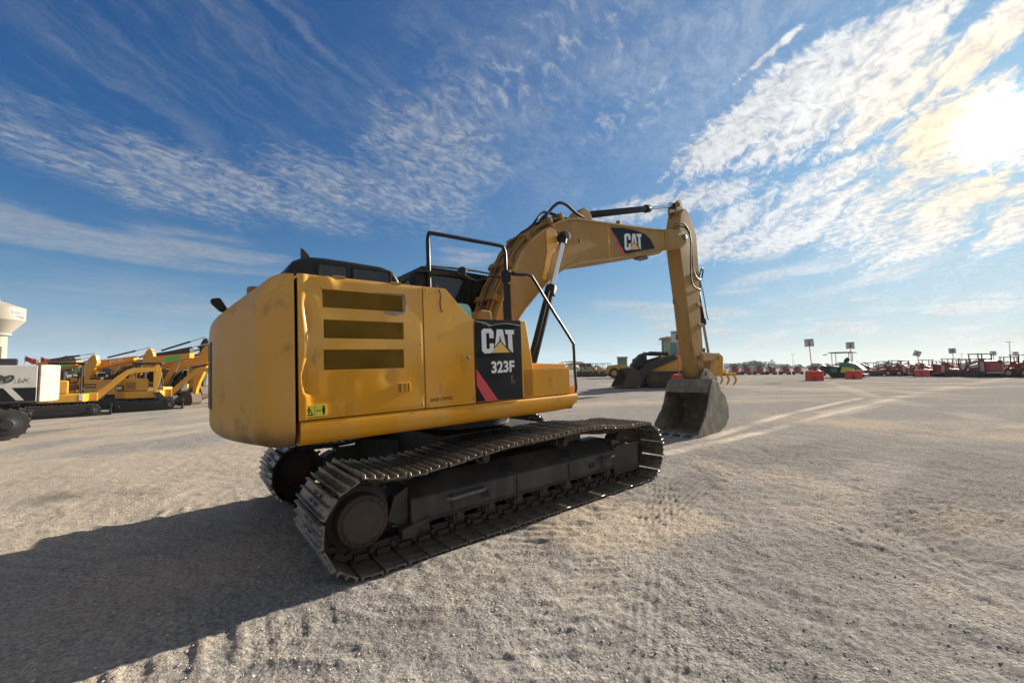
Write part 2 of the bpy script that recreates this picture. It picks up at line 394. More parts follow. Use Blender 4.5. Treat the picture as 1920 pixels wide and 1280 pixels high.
# ---- upper frame
S = 1.358
uf = MB()
uf.box(-2.30, .85, -S + .06, S - .06, 1.06, 1.22)
uf.box(-2.30, .95, -S + .03, S - .03, 1.22, 1.245)
deck = up(uf, 'upper_frame', MT['black_matte'], .01)
for sg in (-1, 1):
    sec = roundpoly([(-S, 1.243), (-S, 1.10), (-S + .055, 1.05), (-S + .16, 1.05), (-S + .16, 1.243)], .03, 3)
    sk = MB(); n = len(sec); rows = []
    xs = [-2.302, -1.6, -.8, 0, .55, .70, .80, .86, .89]
    lift = [0, 0, 0, 0, 0, .012, .04, .085, .14]
    vs = []
    for x, l in zip(xs, lift):
        vs += [(x, (yy) * (1 if sg < 0 else -1), max(z, 1.05 + l)) for yy, z in sec]
    fs = [(i * n + j, i * n + (j + 1) % n, (i + 1) * n + (j + 1) % n, (i + 1) * n + j) for i in range(len(xs) - 1) for j in range(n)]
    fs += [tuple(range(n)), tuple(range((len(xs) - 1) * n, len(xs) * n))]
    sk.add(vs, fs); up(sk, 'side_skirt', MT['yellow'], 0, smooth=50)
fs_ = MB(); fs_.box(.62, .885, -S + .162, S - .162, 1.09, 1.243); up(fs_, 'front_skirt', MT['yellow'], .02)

# ---- counterweight
def cw_plan():
    rc = .30; xb = -2.79; xf = -2.338; pts = [(xf, -S)]
    for a in np.linspace(0, 1, 13):
        th = math.pi / 2 * a
        pts.append((-2.338 - .27 * math.sin(th), -S + rc * (1 - math.cos(th))))
    ca = Vector(pts[-1])
    for t in np.linspace(0, 1, 13)[1:]:
        yy = ca.y + (0 - ca.y) * t
        pts.append((ca.x + (xb - ca.x) * (1 - (1 - t) ** 2), yy))
    pts += [(x, -yy) for x, yy in reversed(pts[:-1])]
    return [Vector((x, yy)) for x, yy in pts]
CP = cw_plan()
CN = []
for i in range(len(CP)):
    t = (CP[min(i + 1, len(CP) - 1)] - CP[max(i - 1, 0)]).normalized(); CN.append(Vector((-t.y, t.x)))   # inward?
cen = Vector((-2.3, 0))
CN = [n if n.dot(cen - p) > 0 else -n for n, p in zip(CN, CP)]
CN[0] = Vector((0, 1)); CN[-1] = Vector((0, -1))
lev = []
for a in np.linspace(0, 1, 7): lev.append((1.045 + .15 * (1 - math.cos(a * math.pi / 2)), .15 * (1 - math.sin(a * math.pi / 2))))
lev += [(1.4, 0), (1.6, 0), (1.8, 0), (2.0, 0), (2.08, 0)]
ZT = 2.40; RT = .30
for a in np.linspace(0, 1, 9)[1:]: lev.append((ZT - RT + RT * math.sin(a * math.pi / 2), RT * (1 - math.cos(a * math.pi / 2))))
vs = []; nC = len(CP)
for z, off in lev:
    for i, (p, n) in enumerate(zip(CP, CN)):
        back = min(1, max(0, (-2.36 - p.x) / .42)); sidef = 1 - back
        o2 = off * (1 if z < 1.3 else (.07 + .93 * back ** 1.6))
        q = p + n * o2
        zz = z - (max(0, z - 1.9) / .5) * .10 * back ** 2.0
        vs.append((q.x, q.y, zz))
fs = [(k * nC + i, k * nC + i + 1, (k + 1) * nC + i + 1, (k + 1) * nC + i) for k in range(len(lev) - 1) for i in range(nC - 1)]
fs += [tuple(range(nC)), tuple(range((len(lev) - 1) * nC, len(lev) * nC)), tuple([k * nC for k in range(len(lev))] + [k * nC + nC - 1 for k in reversed(range(len(lev)))])]
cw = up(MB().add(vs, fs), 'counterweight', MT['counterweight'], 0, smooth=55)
for yl_ in (-.60, .60):
    lug = MB(); lug.rev([(0, .06), (.05, .06), (.065, .045)], (-2.50, yl_, 2.345), (0, 0, 1), 16); up(lug, 'lifting_eye', MT['yellow_worn'], 0, parent=cw)
rc = MB(); rc.prism([(-2.81, 2.31), (-2.74, 2.325), (-2.67, 2.20), (-2.74, 2.20), (-2.81, 2.275)], -.44, -.37); up(rc, 'rear_camera', MT['black'], .015, parent=cw)
pn = MB(); pn.box(-2.794, -2.76, -.17, .17, 1.32, 1.95); up(pn, 'rear_panel', MT['black'], .01, parent=cw)

# ---- engine house: inner block, doors, hood
ih = MB()
ih.prism([(-2.312, 1.246), (-2.312, 2.375), (-1.0, 2.375), (-.72, 2.12), (-.03, 2.10), (-.03, 1.246)], -S + .035, S - 1.05)
ih.box(-2.312, -.45, S - 1.05, S - .03, 1.246, 2.375)
up(ih, 'engine_housing', MT['black_matte'], .01)
def door_grid(x0, x1, z0, z1, nx, nz, dent, y=-S, th=.03, holes=()):
    xs = np.unique(np.concatenate([np.linspace(x0, x1, nx)] + [h[:2] for h in holes]).round(5)); zs = np.unique(np.concatenate([np.linspace(z0, z1, nz)] + [h[2:] for h in holes]).round(5)); nx, nz = len(xs), len(zs); v = []
    for z in zs:
        for x in xs:
            e = min(x - x0, x1 - x, z - z0, z1 - z); rr = .008
            yy = y + dent(x, z) + (0 if e > 1e-6 else .006)
            v.append((x, yy, z))
    f = [(j * nx + i, j * nx + i + 1, (j + 1) * nx + i + 1, (j + 1) * nx + i) for j in range(nz - 1) for i in range(nx - 1) if not any(h[0] < (xs[i] + xs[i + 1]) / 2 < h[1] and h[2] < (zs[j] + zs[j + 1]) / 2 < h[3] for h in holes)]
    b = [i for i in range(nx)] + [j * nx + nx - 1 for j in range(1, nz)] + [(nz - 1) * nx + i for i in range(nx - 2, -1, -1)] + [j * nx for j in range(nz - 2, 0, -1)]
    o = len(v); v += [(v[i][0], y + th, v[i][2]) for i in b]; m = len(b)
    f += [(b[k], o + k, o + (k + 1) % m, b[(k + 1) % m]) for k in range(m)] 
    return MB().add(v, f)
def dent1(x, z):
    g = lambda cx, cz, sx, sz, a: a * math.exp(-((x - cx) / sx) ** 2 - ((z - cz) / sz) ** 2)
    crease = .030 * math.exp(-((x + 2.235 + .02 * math.sin(z * 9)) / .030) ** 2) * (1 if 1.45 < z < 2.3 else math.exp(-((z - 1.9) / .42) ** 8)) * (.75 + .5 * math.sin(z * 13))
    return crease - .012 * math.exp(-((x + 2.27) / .03) ** 2) + g(-2.17, 2.33, .07, .05, .028) - g(-2.09, 2.36, .06, .05, .022) + g(-2.0, 1.55, .12, .1, .005) - g(-1.9, 1.50, .05, .07, .003) + g(-1.60, 1.55, .06, .06, .004) + .0016 * math.sin(x * 7 + z * 3) * math.sin(z * 5) + g(-1.75, 2.25, .4, .12, .008)
LOUV = ((-2.13, -1.432, 2.145, 2.297), (-2.125, -1.435, 1.893, 2.048), (-2.128, -1.437, 1.633, 1.803))
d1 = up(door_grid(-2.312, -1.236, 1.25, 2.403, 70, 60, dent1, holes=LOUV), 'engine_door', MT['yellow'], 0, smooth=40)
for (x0, x1, z0, z1) in LOUV:
    lg = MB(); lg.box(x0 - .01, x1 + .01, -S + .016, -S + .022, z0 - .01, z1 + .01)
    for k in range(int((z1 - z0) / .0125)):
        z = z0 + .006 + k * .0125; lg.box(x0, x1, -S + .0115, -S + .0155, z - .0028, z + .0028)
    lgo = up(lg, 'louvre_grille', MT['grille'], 0, parent=d1, smooth=0)
    fr = MB()
    o_ = [(x0, z0), (x1, z0), (x1, z1), (x0, z1)]; q = .004; i_ = [(x0 + q, z0 + q), (x1 - q, z0 + q), (x1 - q, z1 - q), (x0 + q, z1 - q)]
    vv = [(x, -S + .004, z) for x, z in o_] + [(x, -S + .017, z) for x, z in i_]
    fr.add(vv, [(k, (k + 1) % 4, 4 + (k + 1) % 4, 4 + k) for k in range(4)])
    up(fr, 'louvre_frame', MT['yellow'], 0, parent=lgo, smooth=0)
# scraped rim round the top louvre
sc = MB()
rim = [(-1.432, 2.13), (-1.41, 2.15), (-1.405, 2.29), (-1.425, 2.315), (-1.50, 2.31), (-1.7, 2.305), (-1.7, 2.30), (-1.431, 2.30), (-1.428, 2.143), (-1.62, 2.141), (-1.62, 2.12), (-1.55, 2.118), (-1.5, 2.11)]
sc.prism(rim, -S - .006, -S + .004); up(sc, 'scraped_rim', MT['scrape'], 0, parent=d1, smooth=0)
lt = MB(); lt.prism(roundpoly([(-1.51, 1.41), (-1.385, 1.41), (-1.385, 1.50), (-1.51, 1.50)], .01, 2), -S - .006, -S + .01)
lt_o = up(lt, 'door_latch', MT['yellow'], .003, parent=d1)
lb = MB(); lb.box(-1.50, -1.478, -S - .009, -S, 1.418, 1.492); lb.box(-1.445, -1.437, -S - .009, -S, 1.418, 1.492); lb.box(-1.41, -1.40, -S - .009, -S, 1.418, 1.492)
up(lb, 'latch_slot', MT['grille'], 0, parent=d1, smooth=0)
for x0, x1, kind in ((-2.285, -2.205, 0), (-2.200, -2.115, 1)):
    s_ = MB(); s_.prism([(x0, 1.275), (x1, 1.275), (x1, 1.365), (x0, 1.365)], -S - .008, -S + .02)
    so = up(s_, 'warning_sticker', MT['sticker'], 0, parent=d1, smooth=0)
    q = MB(); yq = -S - .0095
    if kind == 0:
        a = [(x0 + .008, 1.285), (x1 - .008, 1.285), ((x0 + x1) / 2, 1.355)]; c = Vector((sum(p[0] for p in a) / 3, sum(p[1] for p in a) / 3))
        b = [tuple(c + (Vector(p) - c) * .68) for p in a]
        vv = [(x, yq, z) for x, z in a + b]; q.add(vv, [(0, 1, 4, 3), (1, 2, 5, 4), (2, 0, 3, 5)])
        q.prism([(c.x - .004, 1.30), (c.x + .004, 1.30), (c.x + .004, 1.33), (c.x - .004, 1.33)], yq - .0006, yq)
    else:
        xm = x1 - .022
        q.cyl((xm, yq - .0006, 1.35), (xm, yq + .001, 1.35), .007, 10)
        q.prism([(xm - .009, 1.30), (xm + .009, 1.30), (xm + .010, 1.342), (xm - .010, 1.342)], yq - .0006, yq); q.prism([(xm - .006, 1.283), (xm + .006, 1.283), (xm + .006, 1.30), (xm - .006, 1.30)], yq - .0006, yq)
        q.prism([(x0 + .008, 1.318), (x0 + .018, 1.328), (x0 + .018, 1.321), (xm - .018, 1.321), (xm - .018, 1.315), (x0 + .018, 1.315), (x0 + .018, 1.308)], yq - .0006, yq)
    link('sticker_symbol', q.mesh('sticker_symbol', smooth=0), MT['decal_black'], d1)
for x, z in ((-2.28, 2.36), (-1.27, 2.36), (-1.27, 1.29), (-1.27, 1.85)):
    q = MB(); q.rev([(0, .011), (.004, .011), (.006, .006)], (x, -S + .004, z), (0, -1, 0), 8); up(q, 'panel_bolt', MT['rail_grey'], 0, parent=d1)
for x in (-2.0, -1.5):
    q = MB(); q.cyl((x - .05, -S + .004, 2.406), (x + .05, -S + .004, 2.406), .010, 8); up(q, 'door_hinge', MT['yellow_worn'], 0, parent=d1)
# middle door with the sloped shoulder
dm = MB(); dm.prism(roundpoly([(-1.228, 1.25), (-.668, 1.25), (-.668, 2.12), (-.72, 2.14), (-.985, 2.403), (-1.228, 2.403)], .012, 3), -S, -S + .03)
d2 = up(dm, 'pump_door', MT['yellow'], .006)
for x, z in ((-1.20, 2.37), (-1.20, 1.28), (-.70, 1.30)):
    q = MB(); q.rev([(0, .010), (.004, .010), (.006, .006)], (x, -S + .002, z), (0, -1, 0), 8); up(q, 'panel_bolt', MT['rail_grey'], 0, parent=d2)
q = MB(); q.rev([(0, .022), (.004, .022), (.007, .014)], (-.74, -S + .002, 1.72), (0, -1, 0), 14); up(q, 'door_lock', MT['rail_grey'], 0, parent=d2)
lettering('GRADE CONTROL', MT['decal_black'], d2, (-1.19, -S - .003, 1.305), (1, 0, .03), (0, 0, 1), .25, .032, .004, .25)
# hood top and shoulder
ht = MB()
ht.prism_z(roundpoly([(-2.312, -S + .004), (-.99, -S + .004), (-.99, S - .95), (-.47, S - .95), (-.47, S - .01), (-2.312, S - .01)], .02, 2), 2.376, 2.404)
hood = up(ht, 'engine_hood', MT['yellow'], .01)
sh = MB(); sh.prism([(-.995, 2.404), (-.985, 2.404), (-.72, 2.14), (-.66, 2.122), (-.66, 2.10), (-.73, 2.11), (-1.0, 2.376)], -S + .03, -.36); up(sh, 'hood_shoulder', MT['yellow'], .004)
# black air-intake cover on the hood
ic = MB()
prof_i = [(-2.33, 2.40), (-2.30, 2.53), (-2.24, 2.63), (-2.14, 2.68), (-1.99, 2.69), (-1.71, 2.685), (-1.43, 2.675), (-1.30, 2.64), (-1.24, 2.55), (-1.21, 2.40)]
prof_i = [(x, z) for x, z in prof_i]
yl = [(-.90, .90), (-.885, .965), (-.83, 1.0), (.05, 1.0), (.10, .965), (.115, .9)]
vs = []; c = (-1.77, 2.40)
for yy, s_ in yl: vs += [(c[0] + (x - c[0]) * s_, yy, c[1] + (z - c[1]) * s_) for x, z in prof_i]
n = len(prof_i); fs = [(i * n + j, i * n + j + 1, (i + 1) * n + j + 1, (i + 1) * n + j) for i in range(len(yl) - 1) for j in range(n - 1)]
fs += [tuple(range(n)), tuple(range((len(yl) - 1) * n, len(yl) * n))]
icv = up(MB().add(vs, fs), 'intake_cover', MT['plastic'], .012, smooth=50)
for x0, x1, z0, z1 in ((-2.03, -1.79, 2.50, 2.615), (-1.715, -1.37, 2.49, 2.61)):
    fr = MB(); o_ = roundpoly([(x0 - .025, z0 - .02), (x1 + .025, z0 - .02), (x1 + .025, z1 + .02), (x0 - .025, z1 + .02)], .025, 3); i_ = roundpoly([(x0, z0), (x1, z0), (x1, z1), (x0, z1)], .02, 3)
    m = len(o_); ya, yb = -.913, -.89
    vv = [(x, ya, z) for x, z in o_] + [(x, ya, z) for x, z in i_] + [(x, yb, z) for x, z in o_] + [(x, yb, z) for x, z in i_]
    ff = []
    for k in range(m):
        k2 = (k + 1) % m; ff += [(k, k2, m + k2, m + k), (k, 2 * m + k, 2 * m + k2, k2), (m + k, m + k2, 3 * m + k2, 3 * m + k)]
    fr.add(vv, ff); up(fr, 'opening_frame', MT['plastic'], .003, parent=icv)
    sl = MB(); sl.prism(i_, -.9055, -.895); up(sl, 'opening', MT['glass'], 0, parent=icv, smooth=0)
ep = MB(); ep.tube([(-1.93, -.05, 2.40), (-1.93, -.05, 2.92)], .055, 16); 
ep = MB()
vs = []
for k, (zz) in enumerate((2.35, 2.90)):
    for j in range(16):
        a = 2 * math.pi * j / 16; dx, dy = .06 * math.cos(a), .06 * math.sin(a)
        vs.append((-1.95 + dx, -.1 + dy, zz + (0 if k == 0 else -dx * 1.2)))
ep.add(vs, [(j, (j + 1) % 16, 16 + (j + 1) % 16, 16 + j) for j in range(16)] + [tuple(range(16, 32))])
up(ep, 'exhaust_pipe', MT['rust'], 0)

# ---- fuel tank with the decal panel
tk = MB(); tk.prism([(-.645, 1.25), (-.645, 2.118), (.075, 2.135), (.16, 1.60), (.16, 1.25)], -S + .012, -.42)
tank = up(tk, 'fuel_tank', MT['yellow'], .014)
dp = MB(); dp.prism([(-.652, 1.262), (-.030, 1.255), (-.018, 2.128), (-.648, 2.118)], -S - .004, -S + .006)
dpo = up(dp, 'decal_panel', MT['decal_black'], .002, parent=tank)
wr = MB()
for pts in ([(-.64, 2.095), (-.58, 2.085), (-.52, 2.082), (-.45, 2.055), (-.38, 2.068), (-.30, 2.078), (-.2, 2.085), (-.1, 2.074), (-.03, 2.07)], [(-.56, 2.07), (-.50, 2.058), (-.46, 2.04)]):
    wr.tube([(x, -S - .0045, z) for x, z in bez([(a, b, 0) for a, b in pts], 4) for x, z in [(x, z)]] if False else [(p.x, -S - .0045, p.y) for p in bez([(a, b, 0) for a, b in pts], 4)], .0035, 5)
up(wr, 'vinyl_crease', MT['scrape'], 0, parent=tank)
rs = MB(); rs.prism([(-.652, 1.60), (-.652, 1.43), (-.545, 1.261), (-.385, 1.259)], -S - .0065, -S - .0045)
up(rs, 'red_stripe', MT['decal_red'], 0, parent=tank, smooth=0)
logo(tank, MT['white'], MT['decal_yellow'], (-.572, -S - .0065, 1.758), (1, 0, .012), (0, 0, 1), .445, .262)
lettering('323F', MT['white'], tank, (-.458, -S - .0065, 1.545), (1, 0, .02), (0, 0, 1), .318, .128, .035)
Lp = MB(); ol = [(0, 0), (1, 0), (1, .22), (.42, .22), (.42, 1), (0, 1)]; il = [(.12, .06), (.88, .06), (.88, .16), (.30, .16), (.30, .94), (.12, .94)]
vv, _ = sheet(ol + il, [], (-.192, -S - .0065, 1.43), (1, 0, 0), (0, 0, 1), .055, .085); Lp.add(vv, [(i, (i + 1) % 6, 6 + (i + 1) % 6, 6 + i) for i in range(6)])
link('outline_lettering', Lp.mesh('outline_lettering', smooth=0), MT['rail_grey'], tank)
tb = MB(); tb.prism(roundpoly([(.0, 1.25), (.768, 1.25), (.768, 1.572), (.0, 1.572)], .02, 3), -S + .012, -.55)
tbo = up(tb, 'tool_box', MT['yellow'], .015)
ld = MB(); ld.prism([(.20, 1.574), (.80, 1.574), (.815, 1.585), (.80, 1.622), (.34, 1.640), (.20, 1.64)], -S + .10, -.50); up(ld, 'tool_box_lid', MT['orange'], .012, parent=tbo)
am = MB(); am.prism(roundpoly([(.79, 1.25), (.872, 1.25), (.872, 1.345), (.79, 1.345)], .02, 3), -S + .03, -S + .14); up(am, 'amber_reflector', MT['amber'], .006)

# ---- cab on the far side
cab = MB()
X0, X1, Y0, Y1 = -.34, 1.38, .36, 1.33
cab.box(X0, X1, Y0, Y1, 1.247, 2.05)
for x in (X0, .42, X1 - .09):
    for yy in (Y0, Y1 - .08): cab.box(x, x + .09, yy, yy + .08, 2.04, 3.02)
cab.prism([(X0 - .03, 2.99), (X1 - .05, 2.99), (X1 + .02, 3.03), (X1 - .02, 3.075), (.2, 3.10), (X0, 3.10), (X0 - .05, 3.06)], Y0 - .02, Y1 + .02)
cabo = up(cab, 'cab', MT['black'], .02)
for (a, b, c, d) in ((X0 + .09, .42, Y0 + .02, Y0 + .032), (.51, X1 - .09, Y0 + .02, Y0 + .032), (X0 + .09, .42, Y1 - .035, Y1 - .023), (.51, X1 - .09, Y1 - .035, Y1 - .023)):
    up(MB().box(a, b, c, d, 2.05, 2.99), 'cab_window', MT['glass'], 0, parent=cabo, smooth=0)
up(MB().box(X0 + .02, X0 + .032, Y0 + .08, Y1 - .08, 2.05, 2.99), 'cab_window', MT['glass'], 0, parent=cabo, smooth=0)
up(MB().box(X1 - .05, X1 - .038, Y0 + .08, Y1 - .08, 1.75, 2.99), 'cab_window', MT['glass'], 0, parent=cabo, smooth=0)
se = MB(); se.box(.05, .2, .6, 1.1, 2.0, 2.72); up(se, 'seat_back', MT['black_matte'], .05, parent=cabo)
up(MB().tube([(-.25, .40, 3.13), (.6, .40, 3.15), (1.3, .40, 3.13)], .018, 8), 'cab_roof_rail', MT['rail_grey'], 0, parent=cabo)
sv = MB(); sv.prism_x(roundpoly([(.28, 2.02), (.36, 2.02), (.36, 2.30), (.28, 2.30)], .03, 3), -.42, -.40)
tl = MB(); tl.prism(roundpoly([(-.56, 2.12), (-.30, 2.12), (-.31, 2.33), (-.36, 2.375), (-.50, 2.38)], .03, 3), -.80, -.788); up(tl, 'tinted_screen', MT['teal'], .002)
bk = MB(); bk.prism([(-.14, 2.12), (.06, 2.12), (.06, 2.33), (-.10, 2.34), (-.14, 2.30)], -.72, -.45); up(bk, 'valve_cover', MT['yellow_worn'], .02)
an = MB(); an.tube([(-1.32, .55, 2.40), (-1.18, .55, 3.05)], .006, 6); up(an, 'antenna', MT['black'], 0)

# ---- hand rails, mirrors
hr = MB()
yr = -1.17
hr.tube([(-1.06, yr, 2.40), (-1.06, yr, 2.92)] + [tuple(p) for p in bez([(-1.06, yr, 2.93), (-1.045, yr, 2.99), (-.99, yr, 3.012), (-.5, yr, 3.02), (-.13, yr, 3.025), (-.07, yr, 3.005), (-.05, yr, 2.94)], 5)] + [(-.05, yr, 2.72), (-.045, yr, 2.13)], .0215, 12)
hr_o = up(hr, 'hand_rail', MT['black'], 0)
pt = MB(); pt.box(-.085, -.015, yr - .05, yr + .05, 2.60, 2.74); pt.box(-.072, -.012, yr - .035, yr + .035, 2.13, 2.58)
up(pt, 'rail_bracket', MT['black'], .01, parent=hr_o)
hr2 = MB()
yq = -1.21
hr2.tube([(-.03, yq, 2.70)] + [tuple(p) for p in bez([(.05, yq, 2.705), (.28, yq, 2.72), (.36, yq, 2.66), (.6, yq, 2.37), (.98, yq, 1.93), (1.02, yq, 1.84), (1.02, yq, 1.55), (1.02, yq - .01, 1.30)], 5)] + [(.99, yq - .02, 1.25), (.86, yq, 1.20)], .019, 12)
hr2o = up(hr2, 'hand_rail', MT['black'], 0)
cl = MB(); cl.tube([(.03, yq, 2.704), (.20, yq, 2.716)], .027, 12); up(cl, 'rail_clamp', MT['black'], 0, parent=hr2o)
mr = MB(); mr.prism_x(roundpoly([(-.17, 2.14), (-.06, 2.14), (-.06, 2.42), (-.17, 2.42)], .03, 3), .02, .06, M=Matrix.Translation((0, -.94, 0))); up(mr, 'side_mirror', MT['black'], .01)
m2 = MB(); m2.tube(bez([(-.10, -1.12, 2.66), (-.24, -1.10, 2.66), (-.40, -1.08, 2.60), (-.52, -1.07, 2.63), (-.57, -1.06, 2.68)], 6), .011, 8); m2o = up(m2, 'mirror_arm', MT['black'], 0)
m3 = MB(); m3.rev([(0, .02), (.01, .045), (.03, .05), (.04, .03)], (-.60, -1.08, 2.70), (.5, .7, -.2), 16); up(m3, 'convex_mirror', MT['black'], 0, parent=m2o)
m4 = MB(); m4.box(-1.14, -1.02, yr - .03, yr + .10, 2.585, 2.60); m4.prism([(-1.2, 2.58), (-.86, 2.605), (-.85, 2.62), (-1.2, 2.60)], yr - .03, yr + .06); m4.tube([(-.86, yr, 2.612), (-.74, yr, 2.63), (-.69, yr, 2.68)], .008, 6); up(m4, 'light_bracket', MT['black'], .004, parent=hr_o)
m5 = MB(); m5.box(-1.20, -1.05, -1.15, -1.0, 2.405, 2.60); m5.cyl((-1.02, -1.1, 2.50), (-1.05, -1.1, 2.50), .06, 14); up(m5, 'work_light', MT['black'], .02)
cbx = MB(); cbx.tube(bez([(-1.06, -1.30, 2.45), (-1.05, -S - .02, 2.35), (-1.06, -S - .02, 2.25), (-1.04, -S - .02, 2.16)], 5), .008, 6); up(cbx, 'hanging_cable', MT['rust'], 0, parent=hr_o)

# ---- boom
BT = [(.34, 2.05), (.50, 2.42), (.64, 2.73), (.76, 2.93), (.84, 3.10), (.98, 3.32), (1.13, 3.49), (1.31, 3.64), (1.54, 3.80), (1.80, 3.95), (2.04, 4.05), (2.30, 4.105), (2.72, 4.15), (3.16, 4.20), (3.87, 4.28), (4.6, 4.365), (5.2, 4.44)]
BL = [(5.18, 4.03), (4.63, 3.885), (3.82, 3.69), (3.1, 3.52), (2.58, 3.41), (2.30, 3.345), (2.07, 3.27), (1.88, 3.185), (1.73, 3.10), (1.55, 2.98), (1.38, 2.84), (1.18, 2.66), (.95, 2.44), (.86, 2.34), (.62, 1.90), (.48, 1.66), (.32, 1.60), (.20, 1.68), (.18, 1.86)]
bm_ = MB(); bm_.prism(BT + BL, -.30, .30)
boom = up(bm_, 'boom', MT['yellow_dull'], .008)
fl = MB()
for line, dz in ((BT, 1), (BL[:-3], -1)):
    for i in range(len(line) - 1):
        a, b = Vector(line[i]), Vector(line[i + 1]); t = (b - a).normalized(); nn = Vector((-t.y, t.x)) * .014
        fl.prism([tuple(a + nn), tuple(b + nn), tuple(b - nn), tuple(a - nn)], -.325, .325)
up(fl, 'boom_flange', MT['yellow_dull'], 0, parent=boom)
ck = MB()
cheek = roundpoly([(5.12, 4.03), (5.12, 4.445), (5.45, 4.53), (5.72, 4.56), (5.97, 4.55), (6.07, 4.44), (6.02, 4.30), (5.76, 4.14), (5.4, 4.06)], .05, 3)
pad = [(5.2, 4.10), (5.2, 4.40), (5.52, 4.47), (5.74, 4.42), (5.80, 4.30), (5.66, 4.17), (5.42, 4.11)]
for s_ in (-1, 1):
    ck.prism(cheek, s_ * .20, s_ * .318); ck.prism(pad, s_ * .31, s_ * .332)
up(ck, 'boom_fork', MT['yellow_dull'], .008, parent=boom)
pc = MB(); pc.rev([(0, .075), (.03, .075), (.045, .05), (.05, 0)], (5.94, -.318, 4.42), (0, -1, 0), 20); pc.rev([(0, .075), (.03, .075), (.045, .05), (.05, 0)], (5.94, .318, 4.42), (0, 1, 0), 20)
up(pc, 'pin_cap', MT['rail_grey'], 0, parent=boom)
dh = MB(); dh.rev([(0, .045), (.004, .045), (.006, .03), (.02, .028)], (2.33, -.301, 3.74), (0, -1, 0), 16); up(dh, 'boom_boss', MT['yellow_worn'], 0, parent=boom)
sm = MB(); sm.box(3.13, 3.145, -.306, -.29, 3.545, 4.185); up(sm, 'weld_seam', MT['yellow'], .002, parent=boom)
fn = MB(); fn.prism([(1.52, 3.78), (1.72, 3.90), (1.78, 3.55), (1.62, 3.40), (1.45, 2.95), (1.38, 2.97), (1.52, 3.42)], -.312, -.295)
up(fn, 'side_doubler', MT['yellow'], .004, parent=boom)
yb = -.3035
bd = MB(); bd.prism([(3.21, 4.135), (3.62, 4.205), (4.05, 4.235), (4.36, 4.22), (4.57, 4.14), (4.705, 3.975), (4.10, 3.82), (3.635, 3.70), (3.30, 4.05)], yb, -.295); up(bd, 'boom_decal', MT['decal_black'], .001, parent=boom, smooth=0)
b2 = MB(); b2.prism([(3.205, 4.10), (3.30, 4.045), (3.632, 3.705), (3.53, 3.68)], yb, -.295); up(b2, 'red_stripe', MT['decal_red'], 0, parent=boom, smooth=0)
logo(boom, MT['white'], MT['decal_yellow'], (3.62, yb - .0025, 3.765), (1, 0, .19), (.03, 0, 1), .60, .33)
# hydraulic lines along the boom
def bt(x):
    for (a, za), (b, zb) in zip(BT, BT[1:]):
        if a <= x <= b: return za + (zb - za) * (x - a) / (b - a)
    return BT[-1][1]
def along(offset, s0, s1, y, wob=0.0, n=26):
    pts = []; L = [Vector(p) for p in BT]; cum = [0]
    for a, b in zip(L, L[1:]): cum.append(cum[-1] + (b - a).length)
    for k in range(n):
        s = (s0 + (s1 - s0) * k / (n - 1)) * cum[-1]
        i = max(j for j in range(len(cum) - 1) if cum[j] <= s + 1e-9); t = (L[i + 1] - L[i]).normalized(); p = L[i] + t * (s - cum[i])
        nn = Vector((-t.y, t.x)); o = offset + wob * math.sin(k * 1.9 + y * 20)
        p = p + nn * o; pts.append((p.x, y + wob * .5 * math.cos(k * 1.3), p.y))
    return pts
for off, s0, s1, y, r, m in ((.075, .0, .46, -.20, .022, 'yellow_worn'), (.085, .0, .47, -.12, .022, 'yellow_worn'), (.11, .02, .46, .02, .018, 'yellow_worn'), (.10, .03, .47, .14, .022, 'yellow_worn'), (.14, .05, .42, -.05, .012, 'rubber'),
                             (.045, .50, .985, -.22, .012, 'rail_grey'), (.06, .5, .99, -.10, .012, 'rail_grey'), (.06, .5, .97, .14, .014, 'yellow_worn')):
    up(MB().tube(along(off, s0, s1, y, .006), r, 8), 'hydraulic_line', MT[m], 0, parent=boom)
for s0 in (.1, .2, .3, .4, .45):
    p = along(.05, s0, s0 + .015, 0, 0, 2); a, b = Vector(p[0]), Vector(p[1]); 
    M_c = Matrix.Translation(a) @ Vector((1, 0, 0)).rotation_difference((b - a).normalized()).to_matrix().to_4x4()
    cb_ = MB(); cb_.box(-.05, .05, -.26, .22, -.045, .085, M_c)
    up(cb_, 'line_clamp', MT['yellow_worn'], .01, parent=boom)
for pts, r in (([(1.62, -.16, 3.98), (1.80, -.17, 4.22), (1.98, -.18, 4.36), (2.16, -.18, 4.37), (2.36, -.17, 4.30), (2.52, -.15, 4.27), (2.66, -.13, 4.26)], .026),
               ([(1.58, -.05, 3.96), (1.76, -.06, 4.14), (1.92, -.07, 4.20), (2.1, -.07, 4.18), (2.35, -.06, 4.19), (2.6, -.05, 4.22)], .022),
               ([(1.60, .10, 3.98), (1.85, .1, 4.25), (2.05, .1, 4.28), (2.35, .1, 4.24), (2.6, .1, 4.24)], .022),
               ([(1.48, -.28, 3.80), (1.62, -.34, 3.84), (1.74, -.36, 3.76), (1.80, -.38, 3.70)], .009)):
    up(MB().tube(bez(pts), r, 8), 'hydraulic_hose', MT['rubber'], 0, parent=boom)
bk2 = MB(); bk2.prism([(2.42, 4.12), (2.95, 4.18), (2.85, 4.40), (2.70, 4.46), (2.60, 4.40)], -.14, .14); bk2.box(2.38, 2.66, -.22, .22, 4.10, 4.20); bk2.box(3.55, 3.62, -.26, -.18, 4.25, 4.36)
up(bk2, 'cylinder_bracket', MT['yellow_dull'], .012, parent=boom)
wl = MB(); wl.box(4.5, 4.75, -.1, .1, 3.80, 3.87); up(wl, 'boom_light', MT['rail_grey'], .01, parent=boom)
